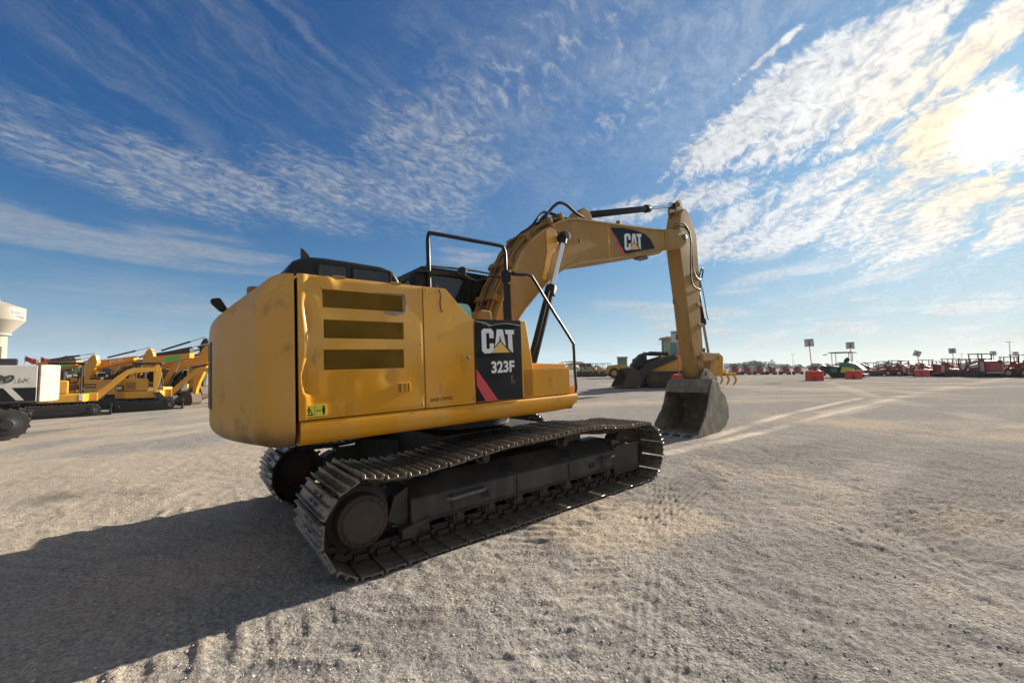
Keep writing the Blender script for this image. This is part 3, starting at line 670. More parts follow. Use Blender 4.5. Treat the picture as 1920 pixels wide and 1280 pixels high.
# boom cylinders
def ram(name, base, gland, end, rb, rr, rgl, parent_ex=True, n=20, rodmat='chrome', eye=.09, yaxis=True):
    b, g, e = Vector(base), Vector(gland), Vector(end); d = (e - b).normalized(); L = (g - b).length
    m = MB(); m.rev([(0, rb * .8), (.02, rb), (L - .16, rb), (L - .155, rgl), (L - .03, rgl), (L, rgl * .8)], b, d, n)
    m.cyl(b + Vector((0, -.06, 0)), b + Vector((0, .06, 0)), eye, 16)
    for k in range(6): pass
    o = up(m, name, MT['black'], 0)
    rm = MB(); rm.cyl(g - d * .1, e, rr, n); up(rm, 'piston_rod', MT[rodmat], 0, parent=o)
    em = MB(); em.cyl(e + Vector((0, -.055, 0)), e + Vector((0, .055, 0)), eye, 18); em.cyl(e - d * (eye + .05), e, rr * 1.45, 14); up(em, 'rod_eye', MT['black'], .006, parent=o)
    return o
for s_ in (-1, 1):
    c_ = ram('boom_cylinder', (.80, s_ * .43, 1.24), (1.465, s_ * .43, 2.84), (1.80, s_ * .43, 3.68), .07, .042, .088, eye=.085)
    up(MB().tube(bez([(.93, s_ * .43 - .05, 1.75), (.99, s_ * .43 - .10, 1.95), (1.18, s_ * .43 - .095, 2.42), (1.30, s_ * .43 - .08, 2.70), (1.38, s_ * .43 - .05, 2.76)], 6), .016, 8), 'cylinder_line', MT['black'], 0, parent=c_)
up(MB().cyl((1.80, -.50, 3.68), (1.80, .50, 3.68), .05, 18), 'boom_pin', MT['black'], 0)
ram('stick_cylinder', (2.70, 0, 4.345), (5.08, 0, 5.01), (6.22, 0, 5.33), .066, .036, .088, eye=.075)
# ---- stick
SX = .05
SR = [(6.32, 5.24), (6.44, 5.20), (6.71, 4.83), (6.80, 4.69), (6.80, 4.22), (6.80, 3.6), (6.74, 2.89), (6.69, 2.31), (6.66, 1.75), (6.70, 1.40), (6.74, 1.25), (6.68, 1.14), (6.56, 1.14)]
SLf = [(6.46, 1.22), (6.28, 1.77), (6.19, 2.30), (6.13, 2.95), (6.06, 3.45), (6.01, 3.8), (5.955, 4.25), (5.93, 4.50), (6.04, 4.88), (6.14, 5.12)]
sk = MB(); sk.prism([(x + SX, z) for x, z in SR + SLf], -.172, .172)
stick = up(sk, 'stick', MT['yellow_dull'], .008)
ear = MB()
for s_ in (-1, 1): ear.prism(roundpoly([(6.06, 5.10), (6.10, 5.36), (6.20, 5.45), (6.32, 5.42), (6.40, 5.24), (6.50, 5.10), (6.3, 4.9)], .05, 3), s_ * .07, s_ * .11)
ear.cyl((6.22, -.13, 5.33), (6.22, .13, 5.33), .05, 14); up(ear, 'stick_ear', MT['yellow_worn'], .006, parent=stick)
bs = MB(); 
for z in (2.95, 2.45): bs.box(6.60, 6.86, -.20, -.165, z - .04, z + .04); 
bs.box(6.16, 6.22, .10, .18, 2.98, 3.12); bs.box(6.77, 6.80, -.165, -.12, 1.8, 3.4)
up(bs, 'line_bracket', MT['yellow_worn'], .006, parent=stick)
lw = MB(); lw.prism([(6.40, 1.14), (6.46, 1.74), (6.69, 1.74), (6.74, 1.4), (6.78, 1.26), (6.68, 1.13)], -.19, -.168); lw.prism([(6.40, 1.14), (6.46, 1.74), (6.69, 1.74), (6.74, 1.4), (6.78, 1.26), (6.68, 1.13)], .168, .19); up(lw, 'nose_plate', MT['yellow_worn'], .006, parent=stick)
dm_ = MB(); dm_.prism([(6.30, 1.20), (6.31, 1.75), (6.345, 1.75), (6.46, 1.25)], -.168, .168); 
for pts, r in (([(5.55, -.335, 4.66), (5.90, -.345, 4.72), (6.14, -.345, 4.58), (6.24, -.335, 4.40), (6.30, -.30, 4.10), (6.42, -.24, 3.80), (6.60, -.21, 3.62), (6.80, -.20, 3.56), (6.90, -.18, 3.60)], .017),
               ([(5.55, -.30, 4.60), (5.95, -.33, 4.66), (6.16, -.345, 4.50), (6.20, -.335, 4.25), (6.22, -.30, 3.9), (6.30, -.24, 3.55), (6.48, -.20, 3.38), (6.72, -.19, 3.33), (6.88, -.16, 3.34)], .017),
               ([(5.3, -.12, 4.52), (5.7, -.14, 4.62), (5.95, -.15, 4.66), (6.1, -.19, 4.62)], .013),
               ([(6.84, -.16, 3.60), (6.88, -.20, 3.78), (6.97, -.20, 3.86), (7.04, -.18, 3.80), (7.0, -.16, 3.62), (6.92, -.15, 3.54), (6.92, -.14, 3.3)], .017)):
    up(MB().tube(bez(pts), r, 8), 'hydraulic_hose', MT['rubber'], 0, parent=stick)
# bucket cylinder and linkage
bc = ram('bucket_cylinder', (6.93, 0, 3.98), (7.27, 0, 2.50), (7.45, 0, 1.68), .058, .034, .078, rodmat='scrape', eye=.06)
up(MB().tube(bez([(7.0, -.07, 3.75), (7.10, -.12, 3.3), (7.22, -.12, 2.75), (7.33, -.10, 2.62)], 6), .012, 8), 'cylinder_line', MT['black'], 0, parent=bc)
lk = MB(); lk.box(6.84, 7.02, -.09, -.06, 3.86, 4.06); lk.box(6.84, 7.02, .06, .09, 3.86, 4.06); up(lk, 'cylinder_lug', MT['yellow_worn'], .01, parent=stick)
hl = MB()
for s_ in (-1, 1):
    hl.prism(roundpoly([(6.52, 1.64), (6.56, 1.78), (6.70, 1.80), (7.36, 1.76), (7.50, 1.76), (7.52, 1.64), (7.46, 1.58), (7.3, 1.585), (6.62, 1.59)], .04, 3), s_ * .20, s_ * .25)
hl.cyl((6.62, -.27, 1.69), (6.62, .27, 1.69), .05, 16); hl.cyl((7.44, -.27, 1.67), (7.44, .27, 1.67), .055, 16)
up(hl, 'bell_crank', MT['yellow_dull'], .006)
bl = MB(); bl.prism(roundpoly([(7.36, 1.70), (7.50, 1.72), (7.52, 1.60), (7.16, 1.02), (7.06, 1.02), (7.04, 1.12)], .05, 3), -.12, .12)
up(bl, 'bucket_link', MT['yellow_worn'], .01)
BUP = UP @ Matrix.Translation((.03, -.03, .02))
def upb(mb, name, m, bevel=0.0, parent=None, **k):
    if parent is None: return mb.build(name, m, EX, bevel, M=BUP, **k)
    return mb.build(name, m, parent, bevel, **k)
# ---- bucket
BW = .54
side_poly = [(6.30, 1.14), (6.56, 1.09), (6.64, .90), (6.86, .75), (7.00, .50), (6.99, .22), (6.80, .04), (6.42, -.05), (5.92, -.05), (5.50, -.01), (5.47, .05), (5.60, .14), (5.80, .34), (6.00, .62), (6.11, .85), (6.20, 1.04)]
sp = MB()
for s_ in (-1, 1): sp.prism(side_poly, s_ * (BW - .03), s_ * BW)
bucket = upb(sp, 'bucket', MT['bucket'], .006)
wrp = [(5.46, -.015), (5.92, -.055), (6.42, -.055), (6.72, .01), (6.92, .14), (7.01, .33), (7.0, .52), (6.86, .76), (6.64, .91), (6.56, 1.10), (6.30, 1.15), (6.13, .95)]
wi = [(5.48, .02), (5.92, -.02), (6.40, -.02), (6.68, .05), (6.86, .18), (6.94, .34), (6.93, .50), (6.81, .70), (6.60, .84), (6.48, 1.02), (6.32, 1.08), (6.19, .93)]
wv = MB(); n = len(wrp)
vv = [(x, yy, z) for yy in (-BW + .03, BW - .03) for x, z in wrp + wi]
ff = []
for k in range(n - 1):
    ff += [(k, k + 1, 2 * n + k + 1, 2 * n + k), (n + k, 3 * n + k, 3 * n + k + 1, n + k + 1)]
ff += [(0, 2 * n, 3 * n, n), (n - 1, 2 * n - 1, 4 * n - 1, 3 * n - 1)]
wv.add(vv, ff); upb(wv, 'bucket_shell', MT['bucket'], 0, parent=bucket, smooth=40)
tt = MB(); tt.prism([(6.08, .86), (6.14, 1.06), (6.30, 1.17), (6.34, 1.10), (6.20, .92)], -BW + .04, BW - .04); upb(tt, 'torque_tube', MT['bucket'], .012, parent=bucket)
be = MB()
for s_ in (-1, 1): be.prism(roundpoly([(6.28, 1.10), (6.46, 1.34), (6.62, 1.40), (6.78, 1.34), (7.0, 1.22), (7.18, 1.16), (7.20, 1.02), (6.92, .74), (6.6, .86)], .06, 3), s_ * .20, s_ * .255)
be.cyl((6.62, -.28, 1.27), (6.62, .28, 1.27), .055, 16); be.cyl((7.10, -.28, 1.08), (7.10, .28, 1.08), .05, 16); upb(be, 'bucket_ear', MT['bucket'], .008, parent=bucket)
for k in range(5):
    yy = -.49 + k * .245
    t_ = MB()
    v = [(5.52, yy - .055, .045), (5.52, yy + .055, .045), (5.52, yy + .055, -.05), (5.52, yy - .055, -.05), (5.36, yy - .045, .02), (5.36, yy + .045, .02), (5.36, yy + .045, -.05), (5.36, yy - .045, -.05), (5.24, yy - .03, -.035), (5.24, yy + .03, -.035), (5.24, yy + .03, -.055), (5.24, yy - .03, -.055)]
    t_.add(v, [(0, 1, 5, 4), (4, 5, 9, 8), (2, 3, 7, 6), (6, 7, 11, 10), (1, 2, 6, 5), (5, 6, 10, 9), (3, 0, 4, 7), (7, 4, 8, 11), (8, 9, 10, 11), (0, 3, 2, 1)])
    upb(t_, 'bucket_tooth', MT['tooth'], .008, parent=bucket)
for s_ in (-1, 1):
    c_ = MB(); c_.prism([(5.42, -.01), (5.62, -.03), (5.92, .36), (5.86, .42), (5.60, .17)], s_ * BW, s_ * (BW + .02)); upb(c_, 'side_cutter', MT['bucket'], .004, parent=bucket)
# ================================================================== camera
cp, sp_ = math.cos(PITCH), math.sin(PITCH); cr, sr = math.cos(ROLL), math.sin(ROLL)
rv, uv, fv = Vector((1, 0, 0)), Vector((0, -sp_, cp)), Vector((0, cp, sp_))
r2, u2 = rv * cr - uv * sr, rv * sr + uv * cr
CM = Matrix.Identity(4)
for i in range(3): CM[i][0], CM[i][1], CM[i][2] = r2[i], u2[i], -fv[i]
CAMW = G @ Matrix.Translation((0, 0, CAM_H)) @ CM
cam = bpy.data.cameras.new('camera'); co = bpy.data.objects.new('camera', cam); COL.objects.link(co)
co.matrix_world = CAMW; cam.sensor_width = 36; cam.lens = 36 * F_PX / 1920; cam.shift_y = (PPY - 640) / 1920
cam.clip_start = .05; cam.clip_end = 9000; scene.camera = co
def pix_dir(u, v):
    d = (CAMW.to_3x3() @ Vector(((u - 960) / F_PX, (PPY - v) / F_PX, -1))).normalized(); return d
def azel(u, v):
    d = pix_dir(u, v); return math.degrees(math.atan2(d.x, d.y)), math.degrees(math.asin(d.z))
# ================================================================== light
SUN = pix_dir(1876, 238); SEL, SAZ = math.asin(SUN.z), math.atan2(SUN.x, SUN.y)
sl_ = bpy.data.lights.new('sun', 'SUN'); sl_.energy = 5.0; sl_.angle = R(.55); sl_.color = (1, .90, .75)
so = bpy.data.objects.new('sun', sl_); COL.objects.link(so); so.rotation_euler = (-SUN).to_track_quat('-Z', 'Y').to_euler(); so.location = SUN * 60
scene.view_settings.view_transform = 'Standard'; scene.view_settings.look = 'None'; scene.view_settings.exposure = 1.35; scene.view_settings.gamma = 1
# ================================================================== sky
w = bpy.data.worlds.new('World'); scene.world = w; w.use_nodes = True; nt = w.node_tree; nt.nodes.clear()
NL = nt.links
def nd(t, **k):
    n = nt.nodes.new(t)
    for a, b in k.items(): setattr(n, a, b)
    return n
def sset(sock, v):
    if isinstance(v, (int, float)): sock.default_value = v
    elif isinstance(v, tuple): sock.default_value = v
    else: NL.new(v, sock)
def mth(op, a, b=0.0, c=None, clamp=False):
    n = nd('ShaderNodeMath', operation=op); n.use_clamp = clamp; sset(n.inputs[0], a); sset(n.inputs[1], b)
    if c is not None: sset(n.inputs[2], c)
    return n.outputs[0]
def sstep(x, lo, hi):
    n = nd('ShaderNodeMapRange', interpolation_type='SMOOTHSTEP'); sset(n.inputs[0], x); sset(n.inputs[1], lo); sset(n.inputs[2], hi); return n.outputs[0]
def comb(x, y, z=0.0):
    n = nd('ShaderNodeCombineXYZ'); sset(n.inputs[0], x); sset(n.inputs[1], y); sset(n.inputs[2], z); return n.outputs[0]
def noise(vec, scale, detail=4, rough=.55, dist=0.0):
    n = nd('ShaderNodeTexNoise'); NL.new(vec, n.inputs['Vector']); n.inputs['Scale'].default_value = scale; n.inputs['Detail'].default_value = detail
    n.inputs['Roughness'].default_value = rough; n.inputs['Distortion'].default_value = dist; return n.outputs['Fac']
def mixc(f, a, b):
    n = nd('ShaderNodeMix', data_type='RGBA'); sset(n.inputs['Factor'], f); sset(n.inputs['A'], a); sset(n.inputs['B'], b); return n.outputs['Result']
tc = nd('ShaderNodeTexCoord'); D = tc.outputs['Generated']
sx = nd('ShaderNodeSeparateXYZ'); NL.new(D, sx.inputs[0]); dx, dy, dz = sx.outputs
AZ = mth('MULTIPLY', mth('ARCTAN2', dx, dy), 180 / math.pi); EL = mth('MULTIPLY', mth('ARCSINE', dz), 180 / math.pi)
sky = nd('ShaderNodeTexSky', sky_type='NISHITA'); sky.sun_disc = False; sky.sun_elevation = SEL; sky.sun_rotation = SAZ
sky.air_density = 1.0; sky.dust_density = .35; sky.ozone_density = 2.2; sky.altitude = 0
def rot(a, b, deg):
    c, s = math.cos(R(deg)), math.sin(R(deg))
    return mth('ADD', mth('MULTIPLY', a, c), mth('MULTIPLY', b, s)), mth('SUBTRACT', mth('MULTIPLY', b, c), mth('MULTIPLY', a, s))
# wobbling of the cloud outlines
wb = noise(comb(mth('MULTIPLY', AZ, .09), mth('MULTIPLY', EL, .16)), 1.0, 5, .6)
wbv = mth('SUBTRACT', wb, .5)
def blob(u, v, hu, hv, ang=0.0, edge=.35, wob=1.6):
    """soft elliptic patch of sky round the direction of photo pixel (u,v); half sizes in degrees"""
    a0, e0 = azel(u, v)
    a, b = rot(mth('MULTIPLY', mth('SUBTRACT', AZ, a0), math.cos(R(e0))), mth('SUBTRACT', EL, e0), ang)
    q = mth('ADD', mth('POWER', mth('ABSOLUTE', mth('DIVIDE', a, hu)), 2.0), mth('POWER', mth('ABSOLUTE', mth('DIVIDE', b, hv)), 2.0))
    q = mth('ADD', mth('SQRT', q), mth('MULTIPLY', wbv, wob))
    return mth('SUBTRACT', 1.0, sstep(q, 1 - edge, 1 + edge))
def vmax(*l):
    o = l[0]
    for k in l[1:]: o = mth('MAXIMUM', o, k)
    return o
# noise fields
za = mth('ADD', mth('MAXIMUM', dz, 0.0), .10)
PX, PY = mth('DIVIDE', dx, za), mth('DIVIDE', dy, za)
pa, pb = rot(PX, PY, 52)
warp = noise(comb(PX, PY), 1.6, 3)
pa2 = mth('ADD', pa, mth('MULTIPLY', warp, .30)); pb2 = mth('ADD', pb, mth('MULTIPLY', warp, .22))
n_cell = noise(comb(mth('MULTIPLY', pa2, .65), pb2), 27.0, 6, .66, .6)                # altocumulus cells
qa, qb = rot(AZ, EL, 32); qw = mth('MULTIPLY', wbv, 9.0)
n_rip = noise(comb(mth('MULTIPLY', mth('ADD', qa, qw), .16), mth('ADD', qb, qw)), .62, 4, .55, .3)     # ripples rising to the right
sa, sb_ = rot(AZ, EL, -27)
n_str = noise(comb(mth('MULTIPLY', mth('ADD', sa, qw), .13), mth('ADD', sb_, mth('MULTIPLY', qw, .7))), .42, 5, .6, .2)     # streaks falling to the right
n_big = noise(comb(mth('MULTIPLY', AZ, .5), EL), .12, 5, .6)
n_hor = noise(comb(mth('MULTIPLY', AZ, .32), mth('MULTIPLY', EL, 1.1)), .55, 6, .6)
n_fil = noise(comb(mth('MULTIPLY', AZ, .10), mth('MULTIPLY', EL, 1.0)), .5, 5, .6)
def layer(n, m, lo, hi, gain=.35, amt=1.0):
    return mth('MULTIPLY', mth('MULTIPLY', sstep(mth('ADD', n, mth('MULTIPLY', mth('SUBTRACT', m, 1.0), gain)), lo, hi), m), amt)
# big bright patch upper right
A = vmax(blob(1440, 205, 10.5, 2.9, 24, .5, .8), blob(1570, 165, 9, 3.6, 33, .5, .8), blob(1690, 100, 6, 1.7, 42, .6, .8), blob(1870, 62, 6.0, 1.5, 33, .6, .9), blob(1490, 258, 5.5, 1.3, 12, .6, .9), blob(1650, 205, 5.5, 1.7, 33, .6, .9), blob(1430, 112, 3.2, .35, 26, .9, 1.6), blob(1760, 250, 4.6, 2.6, 25, .7, 1.0), blob(1735, 285, 3.4, 1.0, 10, .7, 1.0))
def fill(m, terms, lo, hi, amt=1.0):
    o = m
    for n, k in terms: o = mth('ADD', o, mth('MULTIPLY', mth('SUBTRACT', n, .5), k))
    return mth('MULTIPLY', mth('MULTIPLY', sstep(o, lo, hi), sstep(m, 0.0, .25)), amt)
dA = fill(A, ((n_cell, 1.9), (n_rip, .9)), .22, 1.0, .97)
# rippled band to the right of the boom
B = vmax(blob(1500, 410, 15, 3.6, 6, .4, .8), blob(1640, 385, 14, 3.6, 8, .4, .8), blob(1800, 420, 10, 3.4, 6, .5, .8), blob(1240, 388, 12, 1.7, 3, .6, .9), blob(1560, 335, 9, 1.7, 12, .5, .9), blob(1790, 318, 7, 1.3, 8, .6, .9))
dB = fill(B, ((n_rip, 2.4), (n_cell, 1.4)), .36, 1.25, .90)
# mottled plume over the excavator and its tail to the left
C1 = vmax(blob(820, 300, 11, 9.0, 40, .6), blob(690, 360, 13, 3.6, -6, .5), blob(420, 345, 17, 2.6, -8, .55), blob(200, 318, 12, 2.4, -10, .6))
dC = layer(mth('ADD', mth('MULTIPLY', n_cell, .75), mth('MULTIPLY', n_str, .25)), C1, .26, .80, .22, .78)
C2 = vmax(blob(920, 170, 8, 6.5, 60, .7), blob(1050, 90, 12, 9, 30, .8), blob(1200, 190, 9, 4, 20, .8))
dC2 = layer(n_cell, C2, .42, .78, .22, .62)
# cirrus streaks upper left
E1 = vmax(blob(300, 120, 24, 8.5, -27, .6), blob(520, 60, 22, 7, -27, .7), blob(110, 240, 14, 3, -25, .7))
dE = layer(n_str, E1, .36, .88, .24, .32)
# low filaments
Fm = vmax(blob(200, 455, 21, 1.9, -3, .55), blob(430, 470, 12, 1.6, -4, .6))
dF = layer(n_fil, Fm, .30, .62, .25, .48)
F2 = vmax(blob(200, 590, 28, 5, 3, .8), blob(620, 640, 30, 4.5, 0, .8))
dF2 = layer(n_fil, F2, .30, .74, .2, .45)
F3 = vmax(blob(1440, 520, 9, 1.1, 12, .6), blob(1520, 500, 8, 1.2, 8, .6), blob(1440, 482, 2.4, .8, 4, .5), blob(1650, 520, 8, .9, 12, .7), blob(1820, 560, 12, 1.2, 2, .7), blob(1250, 580, 11, 1.0, -6, .7), blob(860, 475, 5, 1.6, -4, .7))
dF3 = layer(n_fil, F3, .28, .60, .25, .62)
# small cumulus near the horizon
hm = mth('MULTIPLY', sstep(EL, .6, 2.2), mth('SUBTRACT', 1.0, sstep(EL, 5.5, 9.5)))
hm = mth('MULTIPLY', hm, sstep(AZ, -2.0, 24.0))
dH = mth('MULTIPLY', sstep(n_hor, .47, .62), mth('MULTIPLY', hm, .8))
V1 = vmax(blob(1150, 90, 22, 12, 20, .9), blob(1350, 60, 14, 9, 30, .9), blob(1700, 560, 25, 5, 4, .9))
dV = mth('MULTIPLY', mth('MULTIPLY', V1, sstep(mth('ADD', mth('MULTIPLY', n_cell, .35), mth('MULTIPLY', n_big, .65)), .36, .66)), .34)
dens = vmax(dV, dA, dB, dC, dC2, dE, dF, dF2, dF3, dH)
# clouds and glow
sd = nd('ShaderNodeVectorMath', operation='DOT_PRODUCT'); NL.new(D, sd.inputs[0]); sd.inputs[1].default_value = SUN
ct = mth('MAXIMUM', sd.outputs['Value'], 0.0)
g1 = mth('POWER', ct, 6.0); g2 = mth('POWER', ct, 40.0); g3 = mth('POWER', ct, 1700.0)
SKYK = .095
base = nd('ShaderNodeVectorMath', operation='SCALE'); NL.new(sky.outputs[0], base.inputs[0]); base.inputs['Scale'].default_value = SKYK
tint = nd('ShaderNodeMix', data_type='RGBA', blend_type='MULTIPLY'); tint.inputs['Factor'].default_value = 1; NL.new(base.outputs[0], tint.inputs['A']); tint.inputs['B'].default_value = (.06, .345, .75, 1)
def scol(col, k):
    n = nd('ShaderNodeVectorMath', operation='SCALE'); n.inputs[0].default_value = col; sset(n.inputs['Scale'], k); return n.outputs[0]
def addv(a, b):
    n = nd('ShaderNodeVectorMath', operation='ADD'); NL.new(a, n.inputs[0]); NL.new(b, n.inputs[1]); return n.outputs[0]
# pale air towards the horizon
hz = mth('POWER', mth('SUBTRACT', 1.0, mth('MINIMUM', mth('ABSOLUTE', dz), 1.0)), 9.0)
CLK = mth('ADD', .235, mth('ADD', mth('MULTIPLY', g1, .23), mth('MULTIPLY', g2, .05)))
shade = mth('SUBTRACT', 1.10, mth('MULTIPLY', sstep(mth('ADD', mth('MULTIPLY', n_cell, .65), mth('MULTIPLY', n_rip, .35)), .62, .36), .34))
ccol = mixc(mth('MULTIPLY', mth('POWER', ct, 75.0), .85), (.94, .97, 1.0, 1), (1.0, .74, .40, 1))
cl_ = nd('ShaderNodeVectorMath', operation='SCALE'); NL.new(ccol, cl_.inputs[0]); NL.new(mth('MULTIPLY', CLK, shade), cl_.inputs['Scale'])
hcol = mixc(sstep(AZ, 8.0, 48.0), mixc(sstep(AZ, -50.0, 12.0), (.19, .29, .37, 1), (.27, .36, .39, 1)), (.34, .35, .29, 1))
def vop(op, a, b):
    n = nd('ShaderNodeVectorMath', operation=op)
    for i, q in enumerate((a, b)):
        if isinstance(q, tuple): n.inputs[i].default_value = q
        else: NL.new(q, n.inputs[i])
    return n.outputs[0]
S1 = tint.outputs['Result']; CAP = (.27, .31, .42)
comp = vop('DIVIDE', S1, vop('ADD', vop('DIVIDE', S1, CAP), (1.0, 1.0, 1.0)))
b2_ = mixc(mth('MULTIPLY', hz, .95), comp, hcol)
glow0 = scol((.85, .95, 1.0), mth('MULTIPLY', mth('POWER', ct, 3.0), .085))
glow = addv(scol((1.0, .93, .80), mth('MULTIPLY', g2, .06)), scol((1.0, .97, .90), mth('MULTIPLY', g3, mth('ADD', .25, mth('MULTIPLY', sstep(n_cell, .30, .68), 2.0)))))
b3_ = addv(addv(b2_, glow0), glow)
fin = mixc(dens, b3_, addv(cl_.outputs[0], glow))
# unseen bright cloud overhead and behind the camera, added to lift the shadows
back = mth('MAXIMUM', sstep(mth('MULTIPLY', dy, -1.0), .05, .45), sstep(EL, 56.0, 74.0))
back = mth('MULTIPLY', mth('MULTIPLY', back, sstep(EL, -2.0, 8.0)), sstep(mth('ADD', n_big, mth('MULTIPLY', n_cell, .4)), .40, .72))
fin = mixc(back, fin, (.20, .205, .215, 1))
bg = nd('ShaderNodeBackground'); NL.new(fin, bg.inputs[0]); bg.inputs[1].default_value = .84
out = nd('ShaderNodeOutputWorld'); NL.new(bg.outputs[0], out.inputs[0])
w.cycles.sampling_method = 'MANUAL'; w.cycles.sample_map_resolution = 512

# ================================================================== yard
def vnoise(x, y, seed=0):
    xi = np.floor(x).astype(np.int64); yi = np.floor(y).astype(np.int64); fx = x - xi; fy = y - yi
    fx = fx * fx * fx * (fx * (fx * 6 - 15) + 10); fy = fy * fy * fy * (fy * (fy * 6 - 15) + 10)
    def h(a, b):
        n = (a * 374761393 + b * 668265263 + seed * 974711) & 0x7fffffff
        n = ((n ^ (n >> 13)) * 1274126177) & 0x7fffffff
        return ((n ^ (n >> 16)) & 0xffff) / 65535.0
    a = h(xi, yi); b = h(xi + 1, yi); c = h(xi, yi + 1); d = h(xi + 1, yi + 1)
    return (a + (b - a) * fx) * (1 - fy) + (c + (d - c) * fx) * fy - .5
def fbm(x, y, f, o=4, seed=0, gain=.5):
    s = 0; a = 1
    for k in range(o): s = s + a * vnoise(x * f + 17.3 * k, y * f - 9.1 * k, seed + k); f *= 2.03; a *= gain
    return s
ang = np.concatenate([np.linspace(-180, -66, 40)[:-1], np.linspace(-66, 66, 620), np.linspace(66, 180, 40)[1:-1]])
rad = np.concatenate([[0.0], np.geomspace(.5, 1.4, 12)[:-1], np.geomspace(1.4, 30, 430)[:-1], np.geomspace(30, 200, 90)[:-1], np.geomspace(200, 7000, 30)])
AA, RR = np.meshgrid(np.radians(ang), rad)
GX, GY = RR * np.sin(AA), RR * np.cos(AA)
GZ = terrain(GX, GY)
fade = 1 / (1 + (RR / 14) ** 2)
# machine frame coordinates
cy_, sy_ = math.cos(YAW), math.sin(YAW)
LX = cy_ * (GX - MX) + sy_ * (GY - MY); LY = -sy_ * (GX - MX) + cy_ * (GY - MY)
n1 = fbm(GX, GY, .35, 4, 1); n2 = fbm(GX, GY, 2.2, 4, 5); n3 = fbm(GX, GY, 9, 3, 9)
H = .030 * n1 + .018 * n2 + .013 * n3 + .006 * fbm(GX, GY, 26, 2, 15)
TAN = .40 + 1.45 * n1 + .35 * fbm(GX, GY, 1.1, 4, 21) + .22 * np.clip(-GX / 6, -1, 1) * (GY > 0)
DARK = np.zeros_like(GX); PALE = np.zeros_like(GX)
def path_track(pts, width, pitch, depth, style, tan=.15, dark=.0, soft=.12, pale=0.0):
    """tyre or grouser prints pressed into the gravel along a polyline"""
    global H, TAN, DARK, PALE
    best = np.full(GX.shape, 1e9); S_ = np.zeros_like(GX); T_ = np.zeros_like(GX); s0 = 0
    for (ax, ay), (bx, by) in zip(pts, pts[1:]):
        L = math.hypot(bx - ax, by - ay); ux, uy = (bx - ax) / L, (by - ay) / L
        s = np.clip((GX - ax) * ux + (GY - ay) * uy, 0, L); ex = GX - ax - s * ux; ey = GY - ay - s * uy; d = np.hypot(ex, ey); side = -ex * uy + ey * ux
        m = d < best; best = np.where(m, d, best); S_ = np.where(m, s + s0, S_); T_ = np.where(m, side, T_); s0 += L
    half = width / 2
    msk = np.clip((half + soft - best) / soft, 0, 1); msk = msk * msk * (3 - 2 * msk)
    msk = msk * np.clip(.62 + 1.5 * fbm(GX, GY, .6, 3, 77), 0, 1)
    wob = .03 * fbm(GX, GY, 5, 2, 33)
    if style == 'chevron': ph = (S_ + np.abs(T_) * .55 + wob * 2) / pitch
    elif style == 'slant': ph = (S_ + T_ * .6 + wob * 2) / pitch
    elif style == 'rib': ph = (T_ + wob) / pitch
    else: ph = (S_ + wob) / pitch
    lug = np.abs((ph % 1) - .5) * 2; lug = np.clip((lug - .45) / .3, 0, 1)
    H = H - msk * depth * (1 - lug) + msk * depth * .55 * lug * (.7 + 1.2 * fbm(GX, GY, 7, 2, 41))
    H = H + msk * .013 * np.clip(fbm(GX, GY, 6.5, 3, 91), -.3, .35) * (1 if depth > .005 else .2)
    TAN = TAN + msk * (tan + .22 * (lug - .5)); DARK = np.maximum(DARK, msk * dark * (1 - lug * .6)); PALE = np.maximum(PALE, msk * pale)
def gp(u, v):
    d = pix_dir(u, v); o = CAMW.translation; t = 5.0
    for _ in range(30): t = t + .7 * float((terrain(o.x + d.x * t, o.y + d.y * t) - (o.z + d.z * t)) / min(d.z, -.004)); t = min(t, 400)
    return (o.x + d.x * t, o.y + d.y * t)
path_track([gp(520, 1270), gp(800, 1120), gp(1010, 1000), gp(1180, 905)], .50, .17, .006, 'slant', .16, .25)
path_track([gp(960, 1040), gp(1060, 985), gp(1130, 930)], .40, .15, .006, 'slant', .1, .2)
path_track([gp(620, 1100), gp(0, 1290)], .95, .19, .010, 'bar', 0, .1)
path_track([gp(505, 945), gp(260, 985), gp(0, 1075)], .95, .19, .012, 'bar', .05, .15)
path_track([gp(1250, 850), gp(1420, 812), gp(1560, 775), gp(1730, 735)], .14, .3, .003, 'bar', .4, 0, .10, 1.0)
path_track([gp(1330, 820), gp(1480, 775), gp(1620, 745)], .14, .3, .003, 'bar', .4, 0, .10, 1.0)
path_track([gp(1560, 775), gp(1730, 735), gp(1915, 706)], .5, .2, .003, 'rib', .2, 0, .3, .5)
path_track([gp(1100, 718), gp(1400, 726), gp(1915, 716)], .6, .2, .003, 'rib', .1, 0, .4, .35)
path_track([gp(1380, 745), gp(1650, 738), gp(1915, 722)], .4, .2, .003, 'rib', .1, 0, .3, .4)
path_track([gp(1920, 800), gp(1780, 770), gp(1640, 745), gp(1540, 712)], .5, .15, .006, 'slant', .2, 0, .2, .45)
path_track([gp(1920, 850), gp(1700, 800), gp(1500, 780)], .5, .15, .008, 'chevron', .0, .3, .2, .2)
path_track([gp(1920, 1180), gp(1700, 1060), gp(1480, 930), gp(1380, 880)], .5, .13, .006, 'slant', .1, .2, .2, .15)
path_track([gp(0, 842), gp(180, 826), gp(388, 792)], .4, .2, .004, 'rib', .2, 0, .3, .3)
